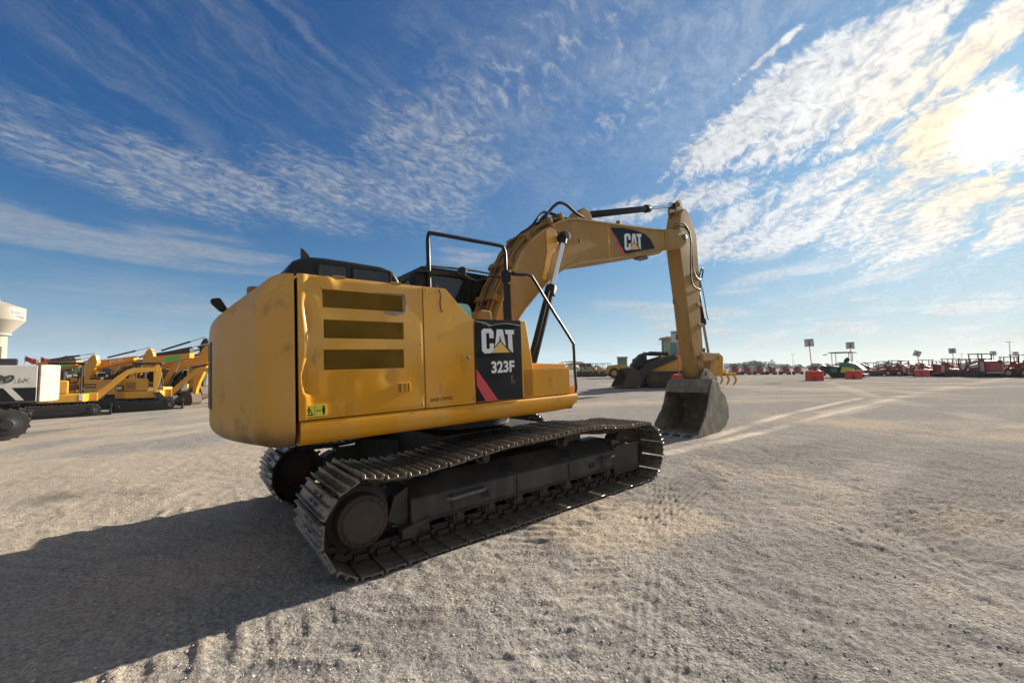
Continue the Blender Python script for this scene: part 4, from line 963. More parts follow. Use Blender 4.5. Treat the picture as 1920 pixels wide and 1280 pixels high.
for pts_, w_, st_y, tn_, dk_, pl_ in (((gp(1300, 1275), gp(1440, 1060), gp(1560, 930), gp(1740, 820), gp(1915, 765)), .45, 'chevron', .12, .12, .22), ((gp(1480, 1275), gp(1580, 1090), gp(1700, 950), gp(1915, 830)), .45, 'slant', -.15, .25, 0),
        ((gp(1915, 1130), gp(1600, 985), gp(1400, 900)), .5, 'rib', .2, 0, .25), ((gp(1915, 930), gp(1650, 880), gp(1420, 845)), .5, 'chevron', -.1, .25, 0), ((gp(1010, 1275), gp(1130, 1090), gp(1260, 960)), .4, 'slant', .15, .1, .15),
        ((gp(1400, 715), gp(1600, 730), gp(1915, 745)), .6, 'rib', 0, .2, 0), ((gp(1100, 760), gp(1230, 745), gp(1240, 740)), .6, 'rib', 0, .1, .2), ((gp(60, 900), gp(240, 905), gp(460, 880)), .5, 'chevron', -.2, .2, 0), ((gp(120, 860), gp(260, 830), gp(390, 800)), .6, 'slant', .2, 0, .25)):
    path_track(list(pts_), w_, .12, .005, st_y, tn_, dk_, .2, pl_)
path_track([gp(1230, 960), gp(1300, 900), gp(1420, 860), gp(1640, 815), gp(1900, 790)], .42, .07, .010, 'rib', .0, .45)
path_track([gp(1225, 1275), gp(1236, 1120), gp(1238, 1000), gp(1240, 900)], .25, .06, .006, 'rib', .1, .3)
path_track([gp(1390, 960), gp(1340, 880), gp(1290, 860)], .40, .09, .008, 'slant', .15, .3)
path_track([gp(1700, 1010), gp(1900, 900)], .5, .08, .010, 'rib', .1, .35)
path_track([gp(1880, 1080), gp(1560, 900), gp(1460, 850)], .5, .14, .010, 'slant', .0, .35)
path_track([gp(1640, 835), gp(1780, 850), gp(1920, 880)], .5, .13, .012, 'chevron', .25, .3)
path_track([gp(1920, 760), gp(1700, 745), gp(1560, 770)], .5, .13, .010, 'rib', .35, .3)
path_track([gp(1920, 990), gp(1740, 940), gp(1500, 880)], .4, .12, .010, 'chevron', .05, .4)
path_track([gp(30, 815), gp(200, 795), gp(390, 770)], 1.0, .24, .016, 'slant', -.1, .55)
path_track([gp(60, 800), gp(220, 782), gp(395, 762)], .5, .22, .012, 'slant', -.1, .45)
path_track([gp(0, 985), gp(160, 950), gp(380, 880)], .55, .16, .008, 'rib', .45, .1)
path_track([gp(0, 900), gp(200, 850), gp(390, 815)], .45, .2, .006, 'rib', .30, .1)
def patch(u, v, ru, rv, dt, dd):
    global TAN, DARK
    x, y = gp(u, v); m = np.exp(-(((GX - x) / ru) ** 2 + ((GY - y) / rv) ** 2)) * np.clip(.8 + 1.6 * fbm(GX, GY, 1.3, 4, 61), 0, 1.4)
    TAN = TAN + dt * m; DARK = np.maximum(DARK, np.clip(dd * m, 0, 1))
for a in ((1130, 985, .8, .5, .9, 0), (1290, 975, .35, .25, 1.4, 0), (1290, 920, .5, .3, -.2, .75), (160, 930, .9, .35, 0, .7), (790, 1150, .45, .2, 0, .75), (700, 1190, .5, .2, 0, .4), (1430, 850, 1.6, .5, -.2, .5), (1600, 1030, 1.2, .5, -.3, .35), (1700, 860, 2.5, 1., -.2, .3), (1500, 705, 6, 1.5, 0, .25), (1800, 760, 3, 1.5, .5, 0), (200, 880, 3, 1.2, .4, 0), (520, 1150, 1.2, .5, -.4, .2), (1500, 1200, 1, .5, -.3, .2)): patch(*a)
# gravel pushed up beside the tracks; flat where they stand
for yc in (1.19, -1.19):
    on = (np.abs(LX) < 1.75) & (np.abs(LY - yc) < .47)
    H = np.where(on, np.minimum(H, .0) * .3 - .004, H)
    rim = np.exp(-((np.abs(LY - yc) - .53) / .07) ** 2) * (np.abs(LX) < 1.9)
    H = H + rim * .012 * (1 + 2 * n2)
H = H - .035 * np.exp(-(((LX - 5.45) / .55) ** 2 + (LY / .85) ** 2))
GZ = GZ + H * fade
nR, nA = GX.shape
verts = np.stack([GX, GY, GZ], -1).reshape(-1, 3)
ii = np.arange(nR - 1)[:, None] * nA + np.arange(nA)[None, :]; jj = np.arange(nR - 1)[:, None] * nA + (np.arange(nA)[None, :] + 1) % nA
quads = np.stack([ii, jj, jj + nA, ii + nA], -1).reshape(-1, 4)[:, ::-1]
me = bpy.data.meshes.new('ground'); me.vertices.add(len(verts)); me.vertices.foreach_set('co', verts.ravel())
me.loops.add(quads.size); me.loops.foreach_set('vertex_index', quads.ravel().astype(np.int32))
me.polygons.add(len(quads)); me.polygons.foreach_set('loop_start', np.arange(0, quads.size, 4, dtype=np.int32)); me.polygons.foreach_set('loop_total', np.full(len(quads), 4, dtype=np.int32))
me.update(calc_edges=True); me.validate()
me.polygons.foreach_set('use_smooth', [True] * len(me.polygons))
for nm, arr in (('dust', TAN), ('damp', DARK), ('pale', PALE)):
    at_ = me.attributes.new(nm, 'FLOAT', 'POINT'); at_.data.foreach_set('value', np.clip(arr, -1, 2).ravel().astype(np.float32))
gm = bpy.data.materials.new('gravel_yard'); gm.use_nodes = True; nt = gm.node_tree; NL = nt.links
pb_ = nt.nodes['Principled BSDF']; pb_.inputs['Roughness'].default_value = .93; pb_.inputs['Specular IOR Level'].default_value = 0.0
tcg = nd('ShaderNodeTexCoord'); OBJ = tcg.outputs['Object']
a1 = nd('ShaderNodeAttribute', attribute_name='dust').outputs['Fac']; a2 = nd('ShaderNodeAttribute', attribute_name='damp').outputs['Fac']
def vor(scale, feat='F1'):
    n = nd('ShaderNodeTexVoronoi', feature=feat); NL.new(OBJ, n.inputs['Vector']); n.inputs['Scale'].default_value = scale; return n
v1 = vor(46); v2 = vor(120); v3 = vor(19)
fine = noise(OBJ, 38, 7, .74); mid = noise(OBJ, 4.0, 6, .6); big = noise(OBJ, .25, 5, .6)
dustf = sstep(mth('ADD', a1, mth('ADD', mth('MULTIPLY', mth('SUBTRACT', mid, .5), 1.1), mth('MULTIPLY', mth('SUBTRACT', fine, .5), .9))), .05, 1.05)
c_grey = mixc(sstep(fine, .3, .7), (.110, .104, .099, 1), (.355, .332, .308, 1))
c_tan = mixc(sstep(fine, .3, .7), (.195, .162, .128, 1), (.50, .428, .345, 1))
col = mixc(dustf, c_grey, c_tan)
sp1 = nd('ShaderNodeSeparateColor'); NL.new(v1.outputs['Color'], sp1.inputs[0])
sp2 = nd('ShaderNodeSeparateColor'); NL.new(v2.outputs['Color'], sp2.inputs[0])
st1 = mth('MULTIPLY', sstep(sp1.outputs[0], .72, .95), mth('SUBTRACT', 1.0, sstep(v1.outputs['Distance'], .28, .42)))
mix_ = noise(OBJ, 1.3, 5, .65); cover = sstep(mix_, .40, .62)
st1 = mth('MULTIPLY', st1, mth('ADD', .45, mth('MULTIPLY', cover, .8)))
col = mixc(mth('MULTIPLY', st1, .55), col, mixc(sp1.outputs[1], (.33, .315, .29, 1), (.58, .555, .51, 1)))
st2 = mth('MULTIPLY', sstep(sp2.outputs[0], .35, .75), mth('SUBTRACT', 1.0, sstep(v2.outputs['Distance'], .25, .45)))
col = mixc(mth('MULTIPLY', st2, .45), col, mixc(sp2.outputs[1], (.13, .12, .112, 1), (.56, .525, .48, 1)))
dk = mth('MULTIPLY', mth('SUBTRACT', 1.0, sstep(sp1.outputs[2], .0, .14)), mth('SUBTRACT', 1.0, sstep(v1.outputs['Distance'], .25, .4)))
col = mixc(mth('MULTIPLY', dk, .38), col, (.05, .048, .046, 1))
col = mixc(mth('MULTIPLY', a2, .75), col, (.085, .078, .072, 1))
a3 = nd('ShaderNodeAttribute', attribute_name='pale').outputs['Fac']
col = mixc(mth('MULTIPLY', a3, sstep(fine, .15, .75)), col, (.60, .54, .46, 1))
NL.new(col, pb_.inputs['Base Color'])
hgt = mth('ADD', mth('MULTIPLY', mth('MULTIPLY', mth('SUBTRACT', 1.0, v1.outputs['Distance']), mth('ADD', .25, cover)), .55), mth('ADD', mth('MULTIPLY', mth('SUBTRACT', 1.0, v2.outputs['Distance']), .25), mth('ADD', mth('MULTIPLY', fine, .8), mth('MULTIPLY', mid, .6))))
bp_ = nd('ShaderNodeBump'); bp_.inputs['Strength'].default_value = .64; bp_.inputs['Distance'].default_value = .017; NL.new(hgt, bp_.inputs['Height']); NL.new(bp_.outputs[0], pb_.inputs['Normal'])
ground = struct(link('ground', me, gm))
# loose stones
NS = 16000
ra = np.sqrt(rng.uniform(1.3 ** 2, 9.5 ** 2, NS)) ** 1.0; ra = 1.3 + (ra - 1.3) * rng.uniform(.15, 1, NS); an_ = np.radians(rng.uniform(-58, 58, NS))
px_, py_ = ra * np.sin(an_), ra * np.cos(an_)
size = np.clip(rng.lognormal(-5.25, .38, NS), .0025, .014)
icv_ = np.array([(0, 0, 1), (.9, 0, .1), (.28, .85, -.05), (-.72, .53, .1), (-.7, -.55, -.1), (.3, -.85, .1), (0, 0, -.6)])
icf = np.array([(0, 1, 2), (0, 2, 3), (0, 3, 4), (0, 4, 5), (0, 5, 1), (6, 2, 1), (6, 3, 2), (6, 4, 3), (6, 5, 4), (6, 1, 5)])
th = rng.uniform(0, 6.28, NS); jit = rng.uniform(.65, 1.3, (NS, 7, 3))
vv = icv_[None] * jit; ct_, st_ = np.cos(th)[:, None], np.sin(th)[:, None]
vx = vv[..., 0] * ct_ - vv[..., 1] * st_; vy = vv[..., 0] * st_ + vv[..., 1] * ct_
lxs = cy_ * (px_ - MX) + sy_ * (py_ - MY); lys = -sy_ * (px_ - MX) + cy_ * (py_ - MY)
keep = ~((np.abs(lxs) < 2.3) & (np.abs(np.abs(lys) - 1.19) < .5))
P = np.stack([vx * size[:, None] + px_[:, None], vy * size[:, None] + py_[:, None], vv[..., 2] * .42 * size[:, None]], -1)
# height of the ground mesh under each stone
ai = np.searchsorted(ang, np.degrees(an_)).clip(1, len(ang) - 1); ri = np.searchsorted(rad, ra).clip(1, len(rad) - 1)
P[..., 2] += GZ[ri, ai][:, None]
P = P[keep]; NSk = len(P)
sm_ = bpy.data.meshes.new('loose_stones'); sm_.from_pydata(P.reshape(-1, 3).tolist(), [], (icf[None] + (np.arange(NSk) * 7)[:, None, None]).reshape(-1, 3).tolist())
tn = sm_.attributes.new('tone', 'FLOAT', 'POINT'); tn.data.foreach_set('value', np.repeat(rng.uniform(0, 1, NSk), 7).astype(np.float32))
stm = bpy.data.materials.new('loose_stone'); stm.use_nodes = True; nt = stm.node_tree; NL = nt.links
pb2 = nt.nodes['Principled BSDF']; pb2.inputs['Roughness'].default_value = .85
tq = nd('ShaderNodeAttribute', attribute_name='tone').outputs['Fac']
rp = nd('ShaderNodeValToRGB'); NL.new(tq, rp.inputs[0]); e = rp.color_ramp.elements; e[0].color = (.20, .187, .175, 1); e[1].color = (.62, .58, .52, 1); e.new(.55).color = (.36, .335, .30, 1)
NL.new(rp.outputs[0], pb2.inputs['Base Color'])
stn = link('loose_stones', sm_, stm); stn['kind'] = 'stuff'
# ================================================================== background materials
MT['amber_paint'] = mat('orange_yellow_paint', (.72, .30, .012), .4, coat=.2, var=.08, dirt=(.16, .10, .05), dirt_amt=.08)
MT['mini_yellow'] = mat('golden_yellow_paint', (.60, .31, .03), .42, coat=.15, var=.10, vscale=2, dirt=(.17, .11, .05), dirt_amt=.10)
MT['bg_yellow'] = mat('dusty_yellow_paint', (.52, .28, .04), .5, var=.12, dirt=(.15, .10, .05), dirt_amt=.15)
MT['white_paint'] = mat('chalky_white_paint', (.42, .41, .385), .55, var=.08, vscale=2, dirt=(.30, .24, .18), dirt_amt=.10, dscale=3)
MT['white_scuffed'] = mat('scuffed_white_paint', (.37, .345, .295), .55, var=.08, vscale=3, dirt=(.30, .09, .07), dirt_amt=.30, dscale=4, stretch=(1, 1, 2.5))
MT['red_paint'] = mat('dark_red_paint', (.29, .014, .02), .38, coat=.3, var=.12, vscale=2)
MT['red_plastic'] = mat('red_orange_plastic', (.62, .045, .025), .45, var=.10, vscale=3)
MT['bg_black'] = mat('sooty_black_paint', (.016, .017, .019), .55, var=.3, vscale=3)
MT['bg_track'] = mat('dusty_black_track', (.030, .027, .025), .75, var=.4, vscale=5, bump=.3, bscale=30)
MT['mud'] = mat('muddy_rusted_steel', (.075, .048, .034), .8, var=.35, vscale=4, bump=.4, bscale=20)
MT['bg_glass'] = mat('pale_green_cab_glass', (.16, .34, .35), .06, alpha_glass=.55)
MT['bg_dark_glass'] = mat('smoked_glass', (.02, .025, .028), .06, spec=.6)
MT['green_decal'] = mat('bright_green_vinyl', (.10, .52, .13), .45, var=.08)
MT['sign_face'] = mat('grey_white_sign_face', (.46, .47, .48), .5, var=.05)
MT['sign_ink'] = mat('dark_sign_ink', (.03, .03, .035), .5)
MT['tower'] = mat('cream_tower_paint', (.33, .30, .245), .6, spec=.2, var=.04, vscale=.3)
MT['tower_ink'] = mat('faded_blue_ink', (.10, .15, .27), .5)
MT['tower_green'] = mat('faded_green_ink', (.18, .28, .22), .5)
MT['flag_red'] = mat('red_flag_cloth', (.45, .03, .03), .7, var=.1)
MT['flag_white'] = mat('white_flag_cloth', (.75, .75, .76), .7)
MT['teal_paint'] = mat('teal_green_paint', (.03, .14, .12), .4, coat=.2, var=.12)
MT['lime_paint'] = mat('lime_yellow_paint', (.50, .55, .04), .4, coat=.2, var=.08)
MT['tan_paint'] = mat('faded_tan_paint', (.55, .33, .15), .5, var=.15)
MT['pale_wall'] = mat('pale_far_wall', (.62, .64, .66), .7, var=.05, vscale=.05)
MT['far_window'] = mat('far_window_band', (.25, .30, .36), .3)
MT['bark'] = mat('grey_brown_bark', (.10, .075, .055), .85, var=.3, vscale=4, bump=.5, bscale=12)
MT['leaf'] = mat('live_oak_leaves', (.035, .065, .018), .6, var=.45, vscale=.9)
MT['leaf2'] = mat('dusty_green_leaves', (.055, .085, .030), .6, var=.45, vscale=.7)
MT['mast'] = mat('galvanised_mast', (.30, .31, .32), .5, metal=.4)
MT['tyre'] = mat('black_tyre', (.02, .02, .02), .8, var=.3, vscale=4)

ROW1, ROW2, SKIDS = 'excavators parked in the left row', 'compact excavators parked in front of the left row', 'compact loaders parked along the far right row'
def stadium(x0, x1, r, z0, n=10, bump=0.0):
    pts = []
    for i in range(n + 1):
        a = -math.pi / 2 + math.pi * i / n; pts.append((x1 + r * math.cos(a), z0 + r + r * math.sin(a)))
    for i in range(n + 1):
        a = math.pi / 2 + math.pi * i / n; pts.append((x0 + r * math.cos(a), z0 + r + r * math.sin(a)))
    return pts
def bg_track(parent, half, r, yc, w_, m, frame_m, rollers=True):
    t = MB(); outer = stadium(-half, half, r, 0, 12)
    # pads as a toothed band
    L = [Vector(p) for p in outer]; ring = []
    n = len(L); per = sum((L[(i + 1) % n] - L[i]).length for i in range(n)); k = int(per / (r * .42)); ring = []
    for q in range(k):
        for f, off in ((0, 0), (.1, .03 * r / .4), (.35, .03 * r / .4), (.45, 0)):
            s = (q + f) * per / k
            for i in range(n):
                l = (L[(i + 1) % n] - L[i]).length
                if s <= l:
                    tt = (L[(i + 1) % n] - L[i]).normalized(); p = L[i] + tt * s + Vector((tt.y, -tt.x)) * off; ring.append(tuple(p)); break
                s -= l
    inner = stadium(-half, half, r * .78, r * .22, 12)
    t.prism(ring, yc - w_ / 2, yc + w_ / 2)
    o = t.build('track', m, parent, 0, smooth=25)
    sg = 1 if yc > 0 else -1
    f = MB(); f.prism(roundpoly([(-half * .9, r * .55), (-half * .8, r * 1.45), (half * .8, r * 1.45), (half * .9, r * .55)], .08, 2), yc + sg * w_ * .5 - .005, yc + sg * (w_ * .5 + .035))
    f.build('track_frame', frame_m, o, .01)
    for x in (-half, half):
        h = MB(); h.rev([(0, r * .72), (.03, r * .72), (.04, r * .6), (.05, r * .35), (.07, r * .3)], (x, yc + sg * (w_ * .5 - .01), r), (0, sg, 0), 18); h.build('sprocket', frame_m, o, 0)
    return o
BOOM0 = [(x - .3, z - 1.8) for x, z in BT + BL]
def rot2(p, a):
    c, s = math.cos(a), math.sin(a); return (p[0] * c - p[1] * s, p[0] * s + p[1] * c)
def arm(parent, m, ma, foot=(.3, 1.8), ba=0.0, sa=0.0, bw=.26, sc=1.0, decal=None, text=None, cyl='bg_black', side=-1, bucket=True):
    place = lambda p: (foot[0] + rot2(p, ba)[0] * sc, foot[1] + rot2(p, ba)[1] * sc)
    b = MB(); b.prism([place(p) for p in BOOM0], -bw, bw); bo = b.build('boom', m, parent, .02)
    tip = place((5.66, 2.62)); 
    def sp(p): q = rot2((p[0] - 5.96, p[1] - 4.42), sa); return (tip[0] + q[0] * sc, tip[1] + q[1] * sc)
    s = MB(); s.prism([sp(p) for p in SR + SLf], -bw * .62, bw * .62); st_ = s.build('stick', ma, parent, .02)
    e = MB(); e.cyl((tip[0], -bw * 1.1, tip[1]), (tip[0], bw * 1.1, tip[1]), .10 * sc, 14); e.build('pin_cap', m, bo, 0)
    c = MB(); p0, p1 = place((2.4, 2.54)), sp((6.20, 5.33)); p0 = Vector((p0[0], 0, p0[1])); p1 = Vector((p1[0], 0, p1[1])); md = p0.lerp(p1, .66)
    c.cyl(p0, md, .075 * sc, 12); co_ = c.build('stick_cylinder', MT[cyl], parent, 0); MB().cyl(md, p1, .04 * sc, 10).build('piston_rod', MT['chrome'], co_, 0)
    for y_ in (-1, 1):
        q0 = Vector((foot[0] + .5 * sc, y_ * bw * 1.5, foot[1] - .5 * sc)); q1 = place((1.5, 1.88)); q1 = Vector((q1[0], y_ * bw * 1.5, q1[1])); md = q0.lerp(q1, .62)
        c = MB(); c.cyl(q0, md, .075 * sc, 12); co_ = c.build('boom_cylinder', MT[cyl], parent, 0); MB().cyl(md, q1, .045 * sc, 10).build('piston_rod', MT['chrome'], co_, 0)
    if decal:
        d = MB(); d.prism([place(p) for p in ((2.9, 2.26), (4.15, 2.42), (4.15, 2.06), (2.9, 1.86))], side * bw - .006 * (1 if side > 0 else -1) * 0, side * (bw + .006)); d.build('decal', MT[decal], bo, 0, smooth=0)
    if text:
        o = place((2.75, 1.92)); u = rot2((1, .14), ba); v = rot2((-.06, 1), ba)
        lettering(text[0], MT[text[1]], bo, (o[0], side * (bw + .008), o[1]), (u[0], 0, u[1]), (v[0], 0, v[1]), 1.25 * sc, .34 * sc, .03)
    if bucket:
        w_ = MB(); pts = [sp((6.62, 1.26)), sp((6.2, 1.2)), sp((5.5, .4)), sp((5.55, .1)), sp((6.3, -.05)), sp((6.9, .2)), sp((7.0, .6)), sp((6.8, 1.0))]
        w_.prism(pts, -.55 * sc, .55 * sc); w_.build('bucket', MT['mud'], parent, .02)
def big_excavator(label, M, paint, dark='bg_black', cw=None, group=ROW1, ba=0.0, sa=0.0, boom_m=None, stick_m=None, decal=None, text=None, name='parked_excavator', side=-1, cab_y=1, extra=None):
    e = thing(name, label, 'excavator', M, group); P_ = MT[paint]
    for yc in (-1.15, 1.15): bg_track(e, 1.75, .44, yc, .6, MT['bg_track'], MT[dark])
    MB().box(-.8, .8, -.7, .7, .45, .95).box(-.5, .5, -.5, .5, .95, 1.08).build('carbody', MT['bg_black'], e, .03)
    h = MB(); h.prism([(-2.3, 1.08), (-2.3, 2.25), (-.6, 2.25), (-.35, 1.95), (.5, 1.95), (.55, 1.55), (1.25, 1.5), (1.25, 1.08)], -1.34, -.35); h.build('engine_house', P_, e, .03)
    h = MB(); h.box(-2.3, -.4, -.35, 1.34, 1.08, 2.2); h.build('engine_house', P_, e, .03)
    MB().box(-2.3, 1.25, -1.3, 1.3, 1.03, 1.10).build('deck', MT['bg_black'], e, .01)
    c = MB(); n = 14; pl = [(-2.32, -1.36)] + [(-2.42 - .42 * math.sin(math.pi * k / n) ** .5 * 1.0, -1.30 + 2.6 * k / n) for k in range(n + 1)] + [(-2.32, 1.36)]
    c.prism_z(roundpoly(pl, .05, 2), 1.06, 2.22); c.build('counterweight', MT[cw or paint], e, .09, seg=3)
    k = MB(); k.box(-.30, 1.30, .40, 1.30, 1.08, 1.95)
    for x in (-.30, .50, 1.22):
        for y_ in (.40, 1.22): k.box(x, x + .08, y_, y_ + .08, 1.94, 2.92)
    k.box(-.34, 1.34, .36, 1.34, 2.90, 3.0); ko = k.build('cab', MT['bg_black'], e, .02)
    for (a, b, cc, d) in ((-.22, .5, 1.25, 1.27), (.58, 1.22, 1.25, 1.27), (-.22, .5, .43, .45), (.58, 1.22, .43, .45)): MB().box(a, b, cc, d, 1.97, 2.9).build('cab_window', MT['bg_dark_glass'], ko, 0, smooth=0)
    for z in (1.6, 1.82): MB().box(-1.9, -1.0, -1.346, -1.336, z, z + .1).build('louvre_grille', MT['bg_black'], e, 0, smooth=0)
    r_ = MB(); r_.tube([(-.5, -1.2, 2.2), (-.5, -1.2, 2.75), (.35, -1.2, 2.75), (.4, -1.2, 1.95)], .025, 6); r_.build('hand_rail', MT['bg_black'], e, 0)
    x_ = MB(); x_.box(-1.9, -1.1, -.9, .6, 2.2, 2.42); x_.build('hood_cover', MT['bg_black'], e, .05)
    MB().cyl((-1.5, .2, 2.3), (-1.5, .2, 2.8), .06, 10).build('exhaust_pipe', MT['rust'], e, 0)
    arm(e, MT[boom_m or paint], MT[stick_m or boom_m or paint], ba=ba, sa=sa, decal=decal, text=text, side=side)
    if extra: extra(e)
    return e
def spot(px, d, yaw_deg, sc=1.0): return pose(at(px, d, -.02), R(yaw_deg), sc)
def jcb_body(e):
    MB().box(-2.0, -1.1, -1.35, -1.338, 1.25, 1.42).build('decal', MT['green_decal'], e, 0, smooth=0)
    lettering('JCB', MT['white'], e, (-.85, -1.352, 1.32), (1, 0, 0), (0, 0, 1), .75, .24, .03)
S_ = .82
# the back row, left to right
big_excavator('orange-yellow excavator with a green boom stripe rising behind the white excavator', spot(22, 29, 2, S_), 'amber_paint', ba=R(-5), sa=R(-22), decal='green_decal')
big_excavator('orange-yellow excavator with white three-letter lettering on its boom, in the back row', spot(140, 30.5, 2, S_), 'amber_paint', ba=R(0), sa=R(-14), text=('JCB', 'white'), extra=jcb_body)
big_excavator('orange-yellow excavator with a green boom stripe and short raised stick above the compact excavator', spot(232, 28.5, 2, .85), 'amber_paint', ba=R(-1), sa=R(-18), decal='green_decal', extra=jcb_body)
big_excavator('excavator with a black boom and upright black stick, behind the compact excavators', spot(240, 32, 2, .92), 'bg_yellow', ba=R(3), sa=R(-6), boom_m='bg_black', stick_m='bg_black')
big_excavator('yellow excavator half hidden behind the counterweight of the large excavator', spot(300, 31, 2, .86), 'bg_yellow', ba=R(-3), sa=R(-8))
big_excavator('yellow excavator farthest back, its boom just above the other yellow boom', spot(285, 40, 2, .98), 'bg_yellow', ba=R(-1), sa=R(-10))
big_excavator('dull yellow excavator with a low boom, deep behind the compact excavator with the tan stick', spot(60, 42, 2, .85), 'yellow_dull', ba=R(-6), sa=R(-14))
big_excavator('dark excavator parked deep in the row between two orange booms', spot(175, 38, 2, .85), 'bg_black', ba=R(-22), sa=R(-30), boom_m='bg_black')
big_excavator('golden excavator with a plain boom, third of the back row behind the compact canopies', spot(190, 34, 2, .9), 'bg_yellow', ba=R(-6), sa=R(-12))
big_excavator('yellow excavator with a plain boom, last of the row before the large counterweight', spot(335, 36, 2, .9), 'mini_yellow', ba=R(-4), sa=R(-10))
big_excavator('black bodied excavator with a yellow boom between the compact excavators', spot(232, 35, 2, .9), 'bg_black', ba=R(-10), sa=R(-16), boom_m='bg_yellow')
# ---- the white excavator at the left edge
def white_marks(e):
    s = 1.352
    MB().prism([(-2.28, 1.10), (1.2, 1.10), (1.2, 1.52), (-2.28, 1.52)], s - .02, s).build('black_band', MT['decal_black'], e, 0, smooth=0)
    for x in (-2.05, -1.35):
        MB().prism([(x, 1.14), (x + .16, 1.14), (x + .42, 1.52), (x + .26, 1.52)], s - .01, s + .004).build('white_slash', MT['white_paint'], e, 0, smooth=0)
    lettering('290', MT['sign_ink'], e, (-1.16, s + .004, 1.66), (-1, 0, 0), (0, 0, 1), .68, .25, .03, .3)
    lettering('LX', MT['sign_ink'], e, (-1.90, s + .004, 1.68), (-1, 0, 0), (0, 0, 1), .24, .13, .0, .2)
    MB().box(-1.2, .9, s - .02, s + .003, 1.93, 2.10).build('louvre_grille', MT['bg_black'], e, 0, smooth=0)
M_white = pose(Vector((-18.35, 12.55, float(terrain(-18, 12.7)) + .10)), R(231), 1.06)
wex = big_excavator('white excavator with the number 290 and a scuffed counterweight, cut by the left edge', M_white, 'white_paint', cw='white_scuffed', group=None, ba=R(-4), sa=R(-10), boom_m='bg_black', extra=white_marks, name='white_excavator', side=1)

# ---- compact excavators with canopies
def mini(label, M, blade_side=1):
    e = thing('compact_excavator', label, 'excavator', M, ROW2); P_ = MT['mini_yellow']
    for yc in (-.78, .78): bg_track(e, .88, .27, yc, .38, MT['bg_track'], MT['bg_black'])
    MB().box(-.4, .4, -.5, .5, .22, .52).cyl((0, 0, .5), (0, 0, .66), .38, 20).build('carbody', MT['bg_black'], e, .02)
    pl = [(.62, -.82), (.75, -.35), (.75, .35), (.62, .82), (-.35, .86)] + [(-.35 - .72 * math.sin(math.pi * k / 10), .84 * math.cos(math.pi * k / 10)) for k in range(1, 10)] + [(-.35, -.86)]
    b = MB(); b.prism_z(pl, .64, .98); b.build('lower_body', P_, e, .04, seg=3)
    pl2 = [(.18, -.80), (.05, -.30), (-.15, .0), (-.15, .80), (-.35, .84)] + [(-.35 - .69 * math.sin(math.pi * k / 10), .82 * math.cos(math.pi * k / 10)) for k in range(1, 10)] + [(-.35, -.84)]
    b = MB(); b.prism_z(pl2, .985, 1.56); hd = b.build('engine_hood', P_, e, .07, seg=3)
    MB().box(-.62, -.28, -.865, -.84, 1.05, 1.40).build('louvre_panel', MT['yellow_worn'], hd, .008)
    MB().prism([(-.98, 1.03), (-.72, 1.03), (-.72, 1.26), (-.98, 1.26)], -.80, -.70, M=Matrix.Rotation(0, 4, 'Z')).build('logo_panel', MT['decal_black'], hd, .01)
    logo(hd, MT['white'], MT['decal_yellow'], (-.95, -.803, 1.07), (1, 0, 0), (0, 0, 1), .20, .14)
    MB().box(.48, .60, -.835, -.80, .70, .95).build('front_decal', MT['white'], e, .004)
    s = MB(); s.box(-.12, .0, .02, .52, 1.35, 1.95); s.box(-.05, .42, .02, .52, 1.12, 1.34); s.build('seat', MT['bg_black'], e, .05)
    k = MB()
    for x, y_ in ((-.30, -.66), (-.30, .70), (.52, -.62), (.52, .70)): k.tube([(x, y_, .98), (x, y_, 2.20), (x + (.04 if x < 0 else -.04), y_ * .97, 2.26)], .032, 8)
    k.tube([(-.30, -.66, 1.9), (-.30, .70, 1.9)], .028, 8)
    k.prism_z(roundpoly([(-.46, -.74), (.68, -.74), (.68, .78), (-.46, .78)], .12, 3), 2.24, 2.32); k.build('canopy', MT['bg_black'], e, .01)
    lv = MB(); 
    for y_ in (.12, .46): lv.tube([(.5, y_, 1.0), (.52, y_, 1.45)], .02, 6)
    lv.build('control_levers', MT['bg_black'], e, 0)
    w_ = MB(); w_.box(.72, 1.02, -.16, .16, .62, 1.0); w_.build('swing_post', P_, e, .03)
    def pl_(pts, y0, y1, m, nm, par=e, bv=.015): return MB().prism(pts, y0, y1).build(nm, m, par, bv)
    pl_([(.92, .72), (1.02, 1.02), (1.62, 1.72), (1.95, 2.00), (2.12, 2.06), (3.0, 2.12), (3.0, 1.92), (2.15, 1.84), (1.98, 1.76), (1.2, .86), (1.04, .66)], -.09, .09, P_, 'boom')
    pl_([(2.90, 2.22), (3.02, 2.26), (3.12, 2.05), (3.16, 1.75), (2.98, .86), (2.88, .86), (2.86, 1.85)], -.075, .075, P_, 'stick')
    c = MB(); c.cyl((1.75, 0, 2.06), (2.5, 0, 2.26), .05, 10); c.cyl((2.5, 0, 2.26), (2.95, 0, 2.22), .025, 8); c.build('stick_cylinder', MT['bg_black'], e, 0)
    c = MB(); c.cyl((1.1, 0, .70), (1.5, 0, 1.28), .055, 10); c.cyl((1.5, 0, 1.28), (1.72, 0, 1.60), .028, 8); c.build('boom_cylinder', MT['bg_black'], e, 0)
    c = MB(); c.cyl((3.14, 0, 1.85), (3.22, 0, 1.2), .04, 8); c.build('bucket_cylinder', MT['bg_black'], e, 0)
    pl_([(2.86, .92), (3.12, .92), (3.36, .62), (3.34, .40), (3.10, .28), (2.86, .36), (2.92, .46), (3.1, .55), (2.95, .80)], -.22, .22, MT['bg_black'], 'bucket')
    d = MB(); d.prism([(1.42, .04), (1.50, .04), (1.48, .25), (1.52, .48), (1.44, .48), (1.40, .25)], -.92, .92); d.box(.5, 1.42, -.42, -.34, .24, .34); d.box(.5, 1.42, .34, .42, .24, .34); d.build('dozer_blade', MT['bg_black'], e, .01)
    return e
